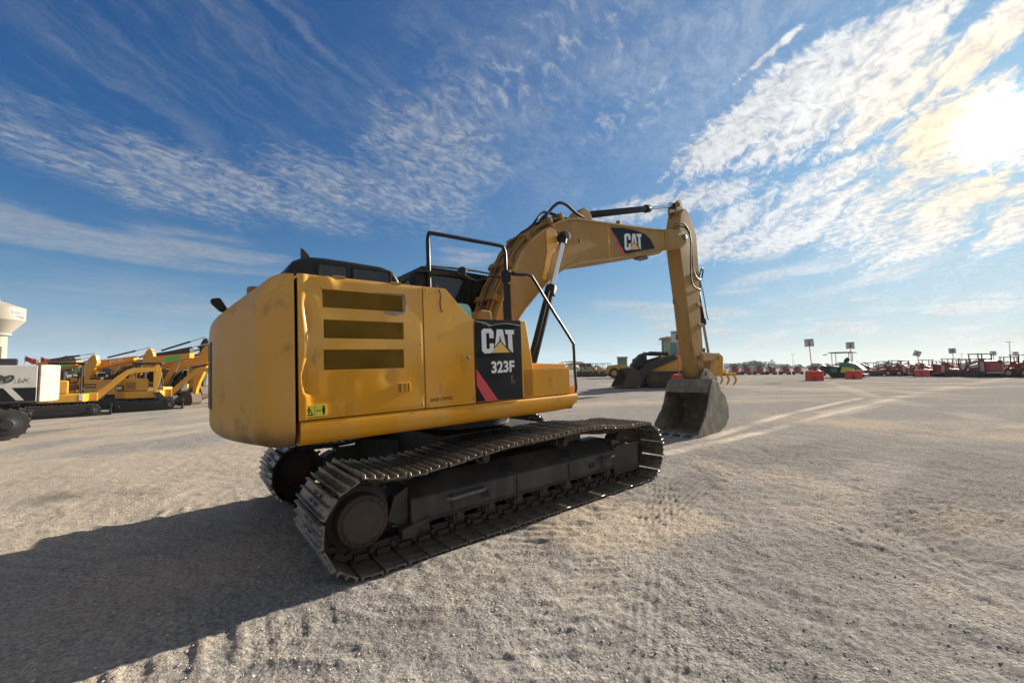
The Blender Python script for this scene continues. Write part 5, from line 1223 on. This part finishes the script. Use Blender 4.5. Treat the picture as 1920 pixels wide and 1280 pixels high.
mini('golden compact excavator under a black canopy, directly right of the white counterweight', spot(118, 22.0, 44, 1.25))
mini('golden compact excavator with a black logo panel at its tail, nearest the large excavator', spot(270, 25.0, 38, 1.24))
# ---- flags behind
for px, d, zt, m, lb in ((42, 50, 4.3, 'flag_red', 'red flag on a thin pole left of two other flags behind the orange boom'), (57, 52, 4.1, 'flag_white', 'white flag on a thin pole between the red flag and the striped flag'), (72, 50, 4.2, 'flag_red', 'red and white flag on a thin pole nearest the raised orange stick')):
    f = thing('flag', lb, 'flag', pose(at(px, d), R(20)), 'flags behind the left row')
    MB().cyl((0, 0, 0), (0, 0, zt + .1), .03, 6).build('pole', MT['mast'], f, 0)
    g = MB(); nx = 10; vs = []
    for j in range(2):
        for i in range(nx):
            vs.append((i * .11, .10 * math.sin(i * .9 + j), zt - .62 * (1 - j) - .05 * i))
    g.add(vs, [(i, i + 1, nx + i + 1, nx + i) for i in range(nx - 1)])
    g.build('cloth', MT[m], f, 0)
    if 'striped' in lb or 'red and white' in lb:
        g = MB(); g.add([(x, y + .012 * sg, z) for sg in (-1, 1) for x, y, z in [vs[4], vs[7], vs[nx + 7], vs[nx + 4]]], [(0, 1, 2, 3), (4, 5, 6, 7)]); g.build('white_patch', MT['flag_white'], f, 0, smooth=0)
# ---- water tower
tw = thing('water_tower', 'cream water tower with a broad bowl on a single column at the left edge', 'water tower', pose(at(-17, 231), 0))
t = MB(); t.rev([(0, 7.5), (3, 5.6), (8, 4.9), (23, 4.6)], (0, 0, 0), (0, 0, 1), 40); t.build('column', MT['tower'], tw, 0)
t = MB(); t.rev([(23.0, 4.6), (23.2, 6.1), (24.2, 6.1), (24.4, 5.6), (31.4, 10.7), (31.9, 11.0), (38.6, 11.0), (39.0, 10.9), (42.2, 2.6), (42.6, 1.2), (43.8, 1.1), (44.0, .3)], (0, 0, 0), (0, 0, 1), 64); bowl = t.build('bowl', MT['tower'], tw, 0, smooth=30)
def on_bowl(body, m, ac, z, wdeg, h, bold=.02, nm='lettering'):
    v, f = text_poly(body, bold); out = []
    for x, y in v:
        a = R(ac + wdeg * (x - .5)); out.append((11.06 * math.sin(a), -11.06 * math.cos(a), z + h * y))
    link(nm, MB().add(out, f).mesh(nm, smooth=0), m, bowl)
FACE = math.degrees(math.atan2(970, 771))
on_bowl('Lake', MT['tower_ink'], FACE + 42, 35.2, 24, 2.0); on_bowl('Wales', MT['tower_ink'], FACE + 53, 32.7, 26, 2.1)
em = MB(); out = []
for x, y in [(-1, 0), (-1.1, .6), (-.6, 1.4), (0, 1.9), (.6, 1.4), (1.1, .6), (1, 0), (.2, .1), (.2, -.7), (-.2, -.7), (-.2, .1)]:
    a = R(FACE + 64) + x * 1.0 / 11; out.append((11.08 * math.sin(a), -11.08 * math.cos(a), 35.7 + y * 1.0))
link('tree_emblem', em.add(out, [tuple(range(len(out)))]).mesh('tree_emblem', smooth=0), MT['tower_green'], bowl)
# ---- trees
def tree(label, p, h, cr_, seed, m='leaf', group='trees beyond the left row', nleaf=1500):
    rg = np.random.default_rng(seed)
    t = thing('tree', label, 'tree', pose(p, rg.uniform(0, 6)), group)
    tr = MB(); tr.tube([(0, 0, -.3), (.05 * h * .2, 0, h * .25), (0, .04 * h, h * .5), (.03 * h, 0, h * .8)], h * .035, 8, taper=[1.3, 1, .75, .3])
    for k in range(6):
        a = rg.uniform(0, 6.28); z0 = h * rg.uniform(.25, .5)
        tr.tube([(0, 0, z0), (cr_ * .4 * math.cos(a), cr_ * .4 * math.sin(a), z0 + h * .15), (cr_ * .75 * math.cos(a), cr_ * .75 * math.sin(a), z0 + h * .25)], h * .016, 6, taper=[1, .7, .3])
    tr.build('trunk', MT['bark'], t, 0)
    cl = [(rg.normal(0, cr_ * .45), rg.normal(0, cr_ * .45), h * rg.uniform(.42, .92), cr_ * rg.uniform(.28, .5)) for _ in range(16)]
    vs = []; fs = []
    for i in range(nleaf):
        cx, cy, cz, cr2 = cl[i % 16]; d = rg.normal(0, 1, 3); d /= np.linalg.norm(d); rr = cr2 * rg.uniform(.6, 1.08)
        c = np.array([cx, cy, cz]) + d * rr * np.array([1, 1, .72]); a = rg.normal(0, 1, 3); b = rg.normal(0, 1, 3); s = cr_ * rg.uniform(.06, .13)
        a = a / np.linalg.norm(a) * s; b = b / np.linalg.norm(b) * s; o = len(vs); vs += [tuple(c - a), tuple(c + b), tuple(c + a * .9), tuple(c - b * .8)]; fs.append((o, o + 1, o + 2, o + 3))
    link('crown', MB().add(vs, fs).mesh('crown', smooth=0), MT[m], t)
for k, (px, d, h, c_, lb) in enumerate(((112, 120, 6.6, 3.4, 'rounded dark green tree right of the raised orange stick'), (92, 130, 6.0, 3.0, 'dark tree partly behind the raised orange stick'), (134, 128, 5.0, 2.8, 'lower bushy tree right of the rounded dark tree'),
        (160, 140, 4.6, 2.8, 'low tree behind the leftmost compact excavator boom'), (190, 150, 4.2, 3.0, 'low tree seen under the lettered orange boom'), (215, 150, 4.4, 3.0, 'low tree between the lettered boom and the compact excavator canopy'), (60, 140, 5.0, 3.0, 'tree behind the flags'), (330, 150, 4.5, 3.2, 'tree behind the upright black stick'))):
    tree(lb, at(px, d), h, c_, 100 + k)
for k, (px, d, h, c_, lb) in enumerate(((1398, 330, 6.0, 4.0, 'left dark tree of the clump behind the red loaders'), (1411, 340, 7.2, 4.6, 'middle and tallest tree of the clump behind the red loaders'), (1425, 335, 6.2, 4.2, 'right tree of the clump behind the red loaders'), (1376, 330, 5.0, 3.5, 'low pale tree below the long white warehouse'))):
    tree(lb, at(px, d), h, c_, 140 + k, 'leaf2', 'trees beyond the right row', 900)
# far-off wood on the horizon
vs = []; fs = []; rg = np.random.default_rng(5)
ico = icv_; 
for i in range(900):
    a = R(rg.uniform(-62, 64)); d = rg.uniform(640, 900) ; s = rg.uniform(3.0, 7.5); x, y = d * math.sin(a), d * math.cos(a)
    o = len(vs); q = rg.uniform(.7, 1.3, (7, 3)); z0 = -1 if x < 0 else -.2
    vs += [(x + p[0] * s * 1.9, y + p[1] * s * 1.9, z0 + p[2] * s * .9 + 1) for p in ico * q]; fs += [tuple(int(v) + o for v in f) for f in icf]
wood = link('distant_wood', MB().add(vs, fs).mesh('distant_wood', smooth=0), MT['leaf2']); wood['kind'] = 'stuff'
# ---- far buildings
wh = thing('warehouse', 'long low white warehouse on the horizon right of the excavator stick', 'building', pose(at(1373, 480), R(-28)))
MB().box(-10.5, 10.5, -6, 6, -.5, 6.2).build('wall', MT['pale_wall'], wh, .05); MB().box(-10.8, 10.8, -6.3, 6.3, 6.2, 6.6).build('roof', MT['white'], wh, .05)
for x in (-7, 0, 7): MB().box(x - 1.5, x + 1.5, -6.08, -5.98, -.4, 3.6).build('loading_door', MT['far_window'], wh, 0)
hb = thing('far_building', 'tall pale building with a stepped roof on the horizon, left of the number 2 sign', 'building', pose(at(1452, 900), R(-32)))
b = MB().box(-17, 17, -8, 8, -1, 9); bo = b.build('wall', MT['pale_wall'], hb, .1)
MB().box(-15, -1, -7, 7, 9, 14).build('upper_floors', MT['pale_wall'], hb, .1); MB().box(-10, -5, -5, 5, 14, 19).build('roof_tower', MT['pale_wall'], hb, .1)
for z in (3, 6): MB().box(-16, 16, -8.06, -7.9, z, z + 1.2).build('window_band', MT['far_window'], bo, 0)
# ---- light masts
for px, d, h, lb in ((1890, 150, 10.2, 'tallest light mast, beside the sign near the right edge'), (1799, 250, 9.0, 'slim far light mast left of the white and red loader'), (1484, 260, 9.6, 'slim far light mast just left of the number 2 sign'), (1652, 300, 5.5, 'shortest far light mast above the red loaders')):
    m_ = thing('light_mast', lb, 'light mast', pose(at(px, d), R(-45)), 'light masts beyond the right row')
    MB().tube([(0, 0, 0), (0, 0, h * .5), (0, 0, h)], .14, 8, taper=[1, .8, .55]).build('pole', MT['mast'], m_, 0)
    MB().box(-1.0, 1.0, -.12, .12, h, h + .22).build('lamp_head', MT['mast'], m_, .02)
# ---- numbered signs standing in red water barriers
def barrier_mb(w_, h):
    b = MB(); b.prism([(-w_, 0), (w_, 0), (w_ * .96, h * .25), (w_ * .8, h * .42), (w_ * .7, h), (-w_ * .7, h), (-w_ * .8, h * .42), (-w_ * .96, h * .25)], -.335, .335); return b
def sign(px, d, num, lb, lbs, tilt=0.0, H=4.0, n=2, lean=.0):
    p = at(px, d); face = -math.atan2(p.x, p.y)
    s = thing('lane_sign', lb, 'sign', Matrix.Translation(p) @ Matrix.Rotation(face, 4, 'Z') @ Matrix.Rotation(lean, 4, 'Y'), 'numbered lane signs')
    MB().cyl((0, 0, .05), (0, 0, H - .3), .035, 8).build('post', MT['red_plastic'], s, 0)
    T = Matrix.Translation((0, -.05, H - .36)) @ Matrix.Rotation(tilt, 4, 'Y')
    b = MB(); b.prism(roundpoly([(-.37, -.37), (.37, -.37), (.37, .37), (-.37, .37)], .03, 2), -.02, .02, T); bd_ = b.build('board', MT['sign_face'], s, .003)
    bd_.parent = s
    v, f = text_poly(num, .03); w2 = .20 if len(num) == 1 and num != '1' else .12
    link('number', MB().add([T @ Vector(((x - .5) * w2 * 1.2, -.024, -.22 + .36 * y)) for x, y in v], f).mesh('number', smooth=0), MT['sign_ink'], bd_)
    link('heading', MB().add([T @ Vector((x, -.024, z)) for x, z in ((-.26, .22), (.26, .22), (.26, .28), (-.26, .28))], [(0, 1, 2, 3)]).mesh('heading', smooth=0), MT['sign_ink'], bd_)
    for k in range(n):
        off = (k - (n - 1) / 2) * .72 + .40
        q = p + Vector((math.cos(face), math.sin(face), 0)) * off + Vector((0, .5, 0)); q.z = float(terrain(q.x, q.y))
        r_ = thing('water_barrier', lbs[k], 'barrier', pose(q, face + .16 * (k - .5) + math.pi / 2), 'red water barriers holding the lane signs')
        w_ = .40; barrier_mb(w_, .92).build('shell', MT['red_plastic'], r_, .03)
        MB().cyl((0, 0, .91), (0, 0, .98), .2, 14).build('cap', MT['white'], r_, 0)
        gv = MB(); gv.box(-.36, -.27, -.10, .10, .30, .85); gv.build('groove', MT['red_plastic'], r_, .01)
sign(1270, 26.5, '1', 'square white sign reading 1 on a red post, beside the excavator stick', ('red water barrier left of the bucket, at the foot of the number 1 sign', 'second red water barrier at the number 1 sign, partly behind the bucket'), H=3.75, n=2, lean=-.03)
sign(1519, 39.5, '2', 'square grey sign reading 2 on a red post, second lane sign from the left', ('left red water barrier under the number 2 sign', 'right red water barrier under the number 2 sign'), lean=-.05)
sign(1593, 44.7, '3', 'square grey sign reading 3 standing against the road paver', ('left red water barrier in front of the road paver', 'right red water barrier in front of the road paver'), lean=-.02)
sign(1722, 55, '4', 'sign knocked askew on its post above the red loaders', ('left red water barrier under the tilted sign', 'right red water barrier under the tilted sign'), tilt=R(28), H=3.5, lean=-.1)
sign(1786, 59, '5', 'upright sign first to the right of the tilted sign', ('left red water barrier two signs right of the paver', 'right red water barrier two signs right of the paver'), lean=-.06)
sign(1861, 70, '6', 'sign between the white and red loader and the tallest light mast', ('left red water barrier beside the white van', 'right red water barrier beside the white van'), lean=-.05)
sign(1902, 74, '7', 'small sign just right of the tallest light mast', ('left red water barrier in front of the last red loaders', 'right red water barrier in front of the last red loaders'), lean=-.03)
sign(1921, 80, '8', 'sign cut by the right edge of the view', ('red water barrier at the right edge',), n=1)
# ---- compact track loaders
def loader(label, M, paint='red_paint', trim='white_paint', arms='red_paint', bucket=False, group=SKIDS, wheels=False):
    e = thing('compact_loader', label, 'loader', M, group)
    if wheels:
        for x in (-.55, .55):
            for y_ in (-.78, .78):
                w_ = MB(); w_.rev([(0, .22), (.02, .40), (.24, .40), (.26, .22)], (x, y_ - .13, .40), (0, 1, 0), 18); wo = w_.build('wheel', MT['tyre'], e, 0)
                MB().rev([(0, .18), (.03, .2), (.05, .08)], (x, y_ + (.10 if y_ > 0 else -.10), .40), (0, 1 if y_ > 0 else -1, 0), 12).build('rim', MT[trim], wo, 0)
    else:
        for y_ in (-.72, .72): bg_track(e, .62, .30, y_, .38, MT['bg_track'], MT['bg_black'])
    b = MB(); b.prism([(-1.15, .35), (-1.28, .60), (-1.22, 1.10), (-.95, 1.42), (-.35, 1.46), (-.35, .95), (.65, .85), (.70, .35)], -.52, .52); b.build('body', MT[paint], e, .06, seg=3)
    d = MB(); d.prism_x([(-.42, .55), (.42, .55), (.40, 1.02), (.28, 1.18), (-.28, 1.18), (-.40, 1.02)], -1.30, -1.24); d.build('rear_door', MT[paint], e, .03)
    g = MB(); g.box(-1.30, -1.2, -.55, .55, .36, .46); g.build('rear_bumper', MT[trim], e, .02)
    k = MB()
    for x, y_ in ((-.35, -.46), (-.35, .46), (.62, -.46), (.62, .46)): k.tube([(x, y_, .95), (x * .96, y_, 2.0)], .045, 6)
    k.prism_z([(-.45, -.52), (.70, -.52), (.70, .52), (-.45, .52)], 1.98, 2.06); k.box(-.38, -.34, -.46, .46, 1.45, 1.62); ko = k.build('cab_frame', MT['bg_black'], e, .01)
    MB().box(-.30, -.05, -.25, .25, 1.0, 1.6).build('seat', MT['bg_black'], ko, .05)
    for y_ in (-.60, .60):
        a = MB(); a.prism([(-1.10, 1.05), (-1.15, 1.35), (-.95, 1.50), (.55, 1.15), (1.10, .62), (1.12, .30), (1.0, .30), (.95, .58), (.5, .98), (-.9, 1.30)], y_ - .06, y_ + .06); a.build('lift_arm', MT[arms], e, .015)
        a = MB(); a.prism([(-1.12, .5), (-.85, .5), (-.80, 1.3), (-1.1, 1.3)], y_ - .10, y_ - .02) if y_ < 0 else a.prism([(-1.12, .5), (-.85, .5), (-.80, 1.3), (-1.1, 1.3)], y_ + .02, y_ + .10); a.build('side_panel', MT[trim], e, .02)
    h = MB(); h.box(1.08, 1.16, -.6, .6, .18, .62); h.build('coupler', MT['bg_black'], e, .01)
    if bucket:
        q = MB(); q.prism([(1.16, .06), (1.75, .04), (1.74, .10), (1.3, .16), (1.22, .35), (1.34, .62), (1.22, .62), (1.14, .35)], -.85, .85); q.build('bucket', MT['mud'], e, .01)
    return e
def face_cam(px): return -math.degrees(math.atan2(px - 960, F_PX)) + 90
# seen from behind, left of the number 2 sign
for px, lb in ((1372, 'red compact loader half hidden by the ripper of the crawler loader'), (1394, 'red round-backed compact loader, first one clear of the ripper'), (1418, 'red round-backed compact loader in front of the dark trees'), (1441, 'red round-backed compact loader below the tall pale building'), (1467, 'red round-backed compact loader with the widest black cage, middle of the row'), (1492, 'red round-backed compact loader nearest the number 2 sign')):
    loader(lb, pose(at(px, 86 if px != 1372 else 84), R(face_cam(px) + (14 if px < 1480 else -6)), 1.0))
loader('red compact loader with a black cage behind the number 2 barriers', pose(at(1527, 70), R(face_cam(1527) - 30), 1.0))
loader('red and white compact loader just right of the road paver', pose(at(1626, 62), R(face_cam(1626) - 75), 1.0), bucket=True)
loader('low dark red wheeled loader between the paver and the yellow dozer', pose(at(1652, 64), R(face_cam(1652) + 80), 1.1), wheels=True, bucket=True)
loader('larger dark red wheeled loader left of the yellow dozer', pose(at(1676, 62), R(face_cam(1676) + 70), 1.15), wheels=True)
loader('red compact loader with white side panels under the tilted sign', pose(at(1728, 58), R(face_cam(1728) - 70), 1.15), bucket=True)
loader('dark green compact loader between two red loaders', pose(at(1752, 64), R(face_cam(1752) - 60), 1.1), paint='teal_paint', arms='teal_paint', trim='bg_black')
loader('red compact loader with raised black cage under the upright sign', pose(at(1774, 56), R(face_cam(1774) - 60), 1.2))
loader('red compact loader right of the upright sign, showing its side', pose(at(1797, 60), R(face_cam(1797) - 80), 1.15), bucket=True)
loader('large white and red track loader with a square red tail panel', pose(at(1835, 52), R(face_cam(1835) + 35), 1.45))
loader('dark compact loader tight behind the large white and red one', pose(at(1813, 58), R(face_cam(1813) + 60), 1.2), paint='bg_black', arms='white_paint')
loader('dark red loader left of the last two red loaders', pose(at(1890, 52), R(face_cam(1890) + 75), 1.25), bucket=True)
loader('dark red loader cut by the right edge', pose(at(1914, 50), R(face_cam(1914) + 60), 1.35), wheels=True)
# yellow dozer in the far row
dz_ = thing('small_dozer', 'brownish yellow dozer between dark red loaders', 'dozer', pose(at(1699, 66), R(face_cam(1699) - 95), 1.0), SKIDS)
for y_ in (-.8, .8): bg_track(dz_, .95, .38, y_, .42, MT['bg_track'], MT['bg_yellow'])
MB().prism([(-1.2, .6), (-1.2, 1.2), (-.2, 1.25), (-.1, 1.5), (1.2, 1.35), (1.25, .6)], -.55, .55).build('body', MT['bg_yellow'], dz_, .04)
MB().prism([(1.75, .1), (1.9, .1), (1.85, .6), (1.95, 1.1), (1.8, 1.1), (1.72, .6)], -1.2, 1.2).build('blade', MT['bg_yellow'], dz_, .02)
q = MB()
for x, y_ in ((-1.0, -.5), (-1.0, .5), (.0, -.5), (.0, .5)): q.tube([(x, y_, 1.2), (x, y_, 2.3)], .05, 6)
q.box(-1.15, .15, -.65, .65, 2.28, 2.38); q.build('canopy', MT['bg_black'], dz_, .02)
# vehicles among them
def van(label, M, low=False):
    v = thing('parked_van', label, 'van', M)
    MB().prism([(-2.5, .35), (-2.5, 1.95 if not low else 1.2), (.9, 1.95 if not low else 1.3), (1.5, 1.25), (2.4, 1.05), (2.45, .35)], -.9, .9).build('body', MT['white_paint'], v, .08, seg=3)
    MB().prism([(1.0, 1.3), (.9, 1.85 if not low else 1.28), (1.02, 1.85 if not low else 1.28), (1.52, 1.3)], -.80, .80).build('windscreen', MT['bg_dark_glass'], v, .01)
    for s in (-1, 1): MB().box(.0, .85, s * .9 - .01, s * .9 + .01, 1.25, 1.75).build('side_window', MT['bg_dark_glass'], v, 0)
    for x in (-1.6, 1.6):
        for s in (-1, 1): MB().rev([(0, .2), (.02, .34), (.2, .34), (.22, .2)], (x, s * .8 - .11, .34), (0, 1, 0), 16).build('wheel', MT['tyre'], v, 0)
van('white van parked beyond the barriers left of the tallest light mast', pose(at(1872, 82), R(20), 1.0))
van('white van glimpsed between two red round-backed loaders', pose(at(1406, 104), R(60), 1.0))
# ---- road paver with a canopy
pv = thing('road_paver', 'teal and lime road paver under a flat canopy behind the number 3 sign', 'paver', pose(at(1580, 52), R(face_cam(1580) + 78), 1.0))
for y_ in (-.9, .9): bg_track(pv, 1.05, .34, y_, .34, MT['bg_track'], MT['bg_black'])
MB().prism([(-1.1, .65), (-1.1, 1.25), (.1, 1.35), (.3, .65)], -1.15, 1.15).build('body', MT['lime_paint'], pv, .05)
MB().prism([(-2.0, .95), (-1.2, 1.75), (-.4, 1.95), (.3, 1.9), (.45, 1.3), (-1.9, .9)], -1.0, 1.0).build('engine_hood', MT['teal_paint'], pv, .06)
MB().prism([(.4, .35), (.4, 1.4), (1.3, 1.5), (2.3, 1.45), (2.4, 1.0), (1.4, .35)], -1.25, 1.25).build('hopper', MT['bg_black'], pv, .04)
MB().prism([(-2.1, .1), (-1.2, .1), (-1.25, .5), (-2.05, .5)], -1.3, 1.3).build('screed', MT['bg_black'], pv, .03)
for s in (-1, 1): MB().box(.55, 1.2, s * 1.26 - .01, s * 1.26 + .01, .7, 1.2).build('side_panel', MT['teal_paint'], pv, .01)
q = MB()
for x, y_ in ((-.6, -.9), (-.6, .9), (1.1, -.9), (1.1, .9)): q.tube([(x, y_, 1.4), (x, y_, 3.12)], .04, 6)
q.box(-1.0, 1.35, -1.2, 1.2, 3.10, 3.22); q.build('canopy', MT['bg_black'], pv, .03)
MB().prism([(-.3, 1.9), (-.5, 2.3), (-.35, 2.6), (.0, 2.3), (.1, 1.9)], -.3, .3).build('seat', MT['bg_black'], pv, .05)
q = MB(); q.tube([(1.35, .6, 3.15), (1.85, .6, 2.95)], .02, 6); q.box(1.75, 2.05, .4, .8, 2.85, 2.93); q.build('mirror', MT['bg_black'], pv, .01)
# ---- crawler loader in the middle distance
cl = thing('crawler_loader', 'big yellow and black crawler loader with a muddy bucket behind the excavator stick', 'crawler loader', pose(at(1257, 29.5), R(183), 1.0))
for y_ in (-1.05, 1.05): bg_track(cl, 1.85, .55, y_, .55, MT['bg_track'], MT['mud'])
MB().prism([(-2.6, .7), (-3.3, .8), (-3.35, 2.15), (-3.1, 2.4), (-1.0, 2.35), (-.8, 1.5), (2.0, 1.35), (2.1, .7)], -.75, .75).build('body', MT['bg_yellow'], cl, .06)
MB().prism([(2.4, 1.0), (.2, 2.25), (-.7, 2.25), (-.9, 1.25), (1.9, .8)], -.95, -.78).build('side_frame', MT['bg_yellow'], cl, .03)
MB().prism([(2.4, 1.0), (.2, 2.25), (-.7, 2.25), (-.9, 1.25), (1.9, .8)], .78, .95).build('side_frame', MT['bg_yellow'], cl, .03)
for s in (-1, 1):
    MB().prism([(.35, 2.28), (.1, 2.0), (1.9, 1.25), (2.6, .35), (3.0, .35), (2.75, 1.15), (2.2, 1.75)], s * 1.10 - .08, s * 1.10 + .08).build('lift_arm', MT['bg_black'], cl, .03)
    MB().cyl((.6, s * .6, 2.35), (1.9, s * .6, 2.4), .13, 10).cyl((1.9, s * .6, 2.4), (2.7, s * .6, 1.9), .07, 8).build('tilt_cylinder', MT['bg_black'], cl, 0)
MB().prism([(1.9, 1.3), (2.0, 2.45), (2.35, 2.35), (3.0, 1.6), (2.9, .8), (2.6, 1.5)], -.35, .35).build('tilt_linkage', MT['bg_black'], cl, .04)
q = MB(); q.prism([(2.75, .12), (4.15, .0), (4.30, .02), (3.30, .16), (3.05, .40), (3.12, .9), (3.45, 1.36), (3.30, 1.42), (2.85, 1.05), (2.70, .55)], -1.2, 1.2)
bq = q.build('bucket', MT['mud'], cl, .02)
for s in (-1, 1): MB().prism([(2.75, .12), (4.15, .02), (3.45, 1.36), (3.25, 1.36), (2.85, 1.05), (2.70, .55)], s * 1.2 - .02, s * 1.2 + .02).build('bucket_side', MT['mud'], bq, .005)
k = MB(); k.box(-.55, .5, -.62, .62, 1.9, 2.25)
for x in (-.55, .40):
    for y_ in (-.62, .52): k.box(x, x + .10, y_, y_ + .10, 2.2, 3.42)
k.prism([(-.72, 3.40), (.68, 3.40), (.6, 3.56), (-.65, 3.56)], -.72, .72); ko = k.build('cab', MT['bg_yellow'], cl, .02)
for a in ((.43, .45, -.5, .5), ): MB().box(a[0], a[1], a[2], a[3], 2.25, 3.40).build('cab_window', MT['bg_glass'], ko, 0, smooth=0)
for y_ in (-.58, .56): MB().box(-.45, .40, y_, y_ + .02, 2.25, 3.40).build('cab_window', MT['bg_glass'], ko, 0, smooth=0)
MB().box(-.5, -.2, -.3, .3, 2.2, 3.0).build('seat', MT['bg_black'], ko, .05)
MB().box(-.95, -.6, -.55, .55, 2.2, 2.95).build('rear_box', MT['bg_black'], cl, .03)
rp_ = MB(); rp_.box(-4.1, -3.3, -1.0, 1.0, .78, 1.0); rp_.prism([(-3.6, .95), (-3.75, 1.3), (-3.9, .95)], -.2, .2); ro = rp_.build('ripper_beam', MT['bg_yellow'], cl, .03)
for y_ in (-.85, 0, .85): MB().prism([(-3.98, .9), (-4.2, .55), (-4.1, .25), (-3.9, .10), (-3.98, .28), (-4.08, .5), (-3.88, .9)], y_ - .05, y_ + .05).build('ripper_shank', MT['bg_yellow'], ro, .01)
MB().cyl((-2.2, .3, 2.35), (-2.2, .3, 2.75), .08, 10).build('exhaust_pipe', MT['bg_black'], cl, 0)
# ---- articulated dump truck farther back
tk_ = thing('dump_truck', 'brownish yellow dump truck with a boxy cab behind the muddy loader bucket', 'dump truck', pose(at(1172, 58), R(165), 1.0))
MB().prism([(1.2, .9), (1.2, 1.9), (2.6, 1.75), (2.9, 1.1), (2.9, .7), (1.4, .7)], -1.0, 1.0).build('hood', MT['bg_yellow'], tk_, .05)
k = MB().box(-.1, 1.25, -.8, .8, .9, 1.9)
for x in (-.1, 1.13):
    for y_ in (-.8, .68): k.box(x, x + .12, y_, y_ + .12, 1.9, 2.85)
k.box(-.2, 1.35, -.9, .9, 2.82, 2.98); ko = k.build('cab', MT['bg_yellow'], tk_, .03)
for y_ in (-.76, .74): MB().box(.02, 1.13, y_, y_ + .02, 1.9, 2.82).build('cab_window', MT['bg_glass'], ko, 0, smooth=0)
MB().prism([(-.5, 1.1), (-.4, 1.9), (-1.2, 1.95), (-4.6, 2.2), (-5.0, 1.9), (-4.2, 1.05)], -1.3, 1.3).build('dump_body', MT['yellow_dull'], tk_, .04)
MB().box(-4.4, 2.4, -.4, .4, .7, 1.0).build('chassis', MT['bg_black'], tk_, .02)
for x in (1.7, -2.2, -3.7):
    for y_ in (-1.0, 1.0):
        wo = MB().rev([(0, .4), (.04, .72), (.5, .72), (.54, .4)], (x, y_ - .27, .72), (0, 1, 0), 20).build('wheel', MT['tyre'], tk_, 0)
        MB().rev([(0, .34), (.05, .36), (.08, .15)], (x, y_ + (.22 if y_ > 0 else -.22), .72), (0, 1 if y_ > 0 else -1, 0), 14).build('rim', MT['bg_yellow'], wo, 0)
# ---- small rollers and arms at the far end behind the tool box
def roller(label, M):
    r_ = thing('small_roller', label, 'roller', M, 'small rollers parked in a far row')
    MB().prism([(-1.2, .55), (-1.1, 1.2), (-.3, 1.25), (.1, .9), (.9, .95), (1.0, .5)], -.6, .6).build('body', MT['tan_paint'], r_, .05)
    for x in (-.85, .85): MB().rev([(0, .2), (.03, .5), (1.2, .5), (1.23, .2)], (x, -.6, .5), (0, 1, 0), 18).build('drum', MT['bg_black'], r_, 0)
    q = MB()
    for x, y_ in ((-.5, -.5), (-.5, .5), (.5, -.5), (.5, .5)): q.tube([(x, y_, .9), (x, y_, 2.25)], .035, 6)
    q.box(-.75, .75, -.65, .65, 2.22, 2.32); q.build('canopy', MT['bg_black'], r_, .02)
    MB().prism([(.9, .9), (1.3, 1.7), (1.2, 1.75), (.8, 1.0)], -.5, .5).build('front_panel', MT['white_paint'], r_, .02)
for px, lb in ((1091, 'tan roller with a flat canopy seen left of the front hand rail foot'), (1101, 'tan roller with a flat canopy between the hand rail and the other rollers'), (1111, 'tan roller with a flat canopy, third of the far rollers from the hand rail'), (1121, 'tan roller with a flat canopy between two others in the far row'), (1134, 'tan roller with a flat canopy nearest the dump truck')): roller(lb, pose(at(px, 72), R(190), 1.0))
big_excavator('tiny far excavator with a bent arm just right of the front hand rail', pose(at(1104, 95), R(165), .9), 'tan_paint', group='excavators far behind the tool box', ba=R(-16), sa=R(-25))
big_excavator('tiny far excavator whose arm shows left of the front hand rail', pose(at(1096, 88), R(160), .8), 'yellow_dull', group='excavators far behind the tool box', ba=R(-14), sa=R(-30))
# ================================================================== hazy air over the yard
hm_ = bpy.data.materials.new('haze'); hm_.use_nodes = True; nt = hm_.node_tree; nt.nodes.clear()
pv_ = nt.nodes.new('ShaderNodeVolumePrincipled'); pv_.inputs['Color'].default_value = (.86, .90, .95, 1); pv_.inputs['Density'].default_value = .0002; pv_.inputs['Anisotropy'].default_value = .1
mo_ = nt.nodes.new('ShaderNodeOutputMaterial'); nt.links.new(pv_.outputs[0], mo_.inputs['Volume'])
hz_ = link('haze', MB().box(-1400, 1400, -60, 1500, -4, 52).mesh('haze', smooth=0), hm_); hz_['kind'] = 'stuff'
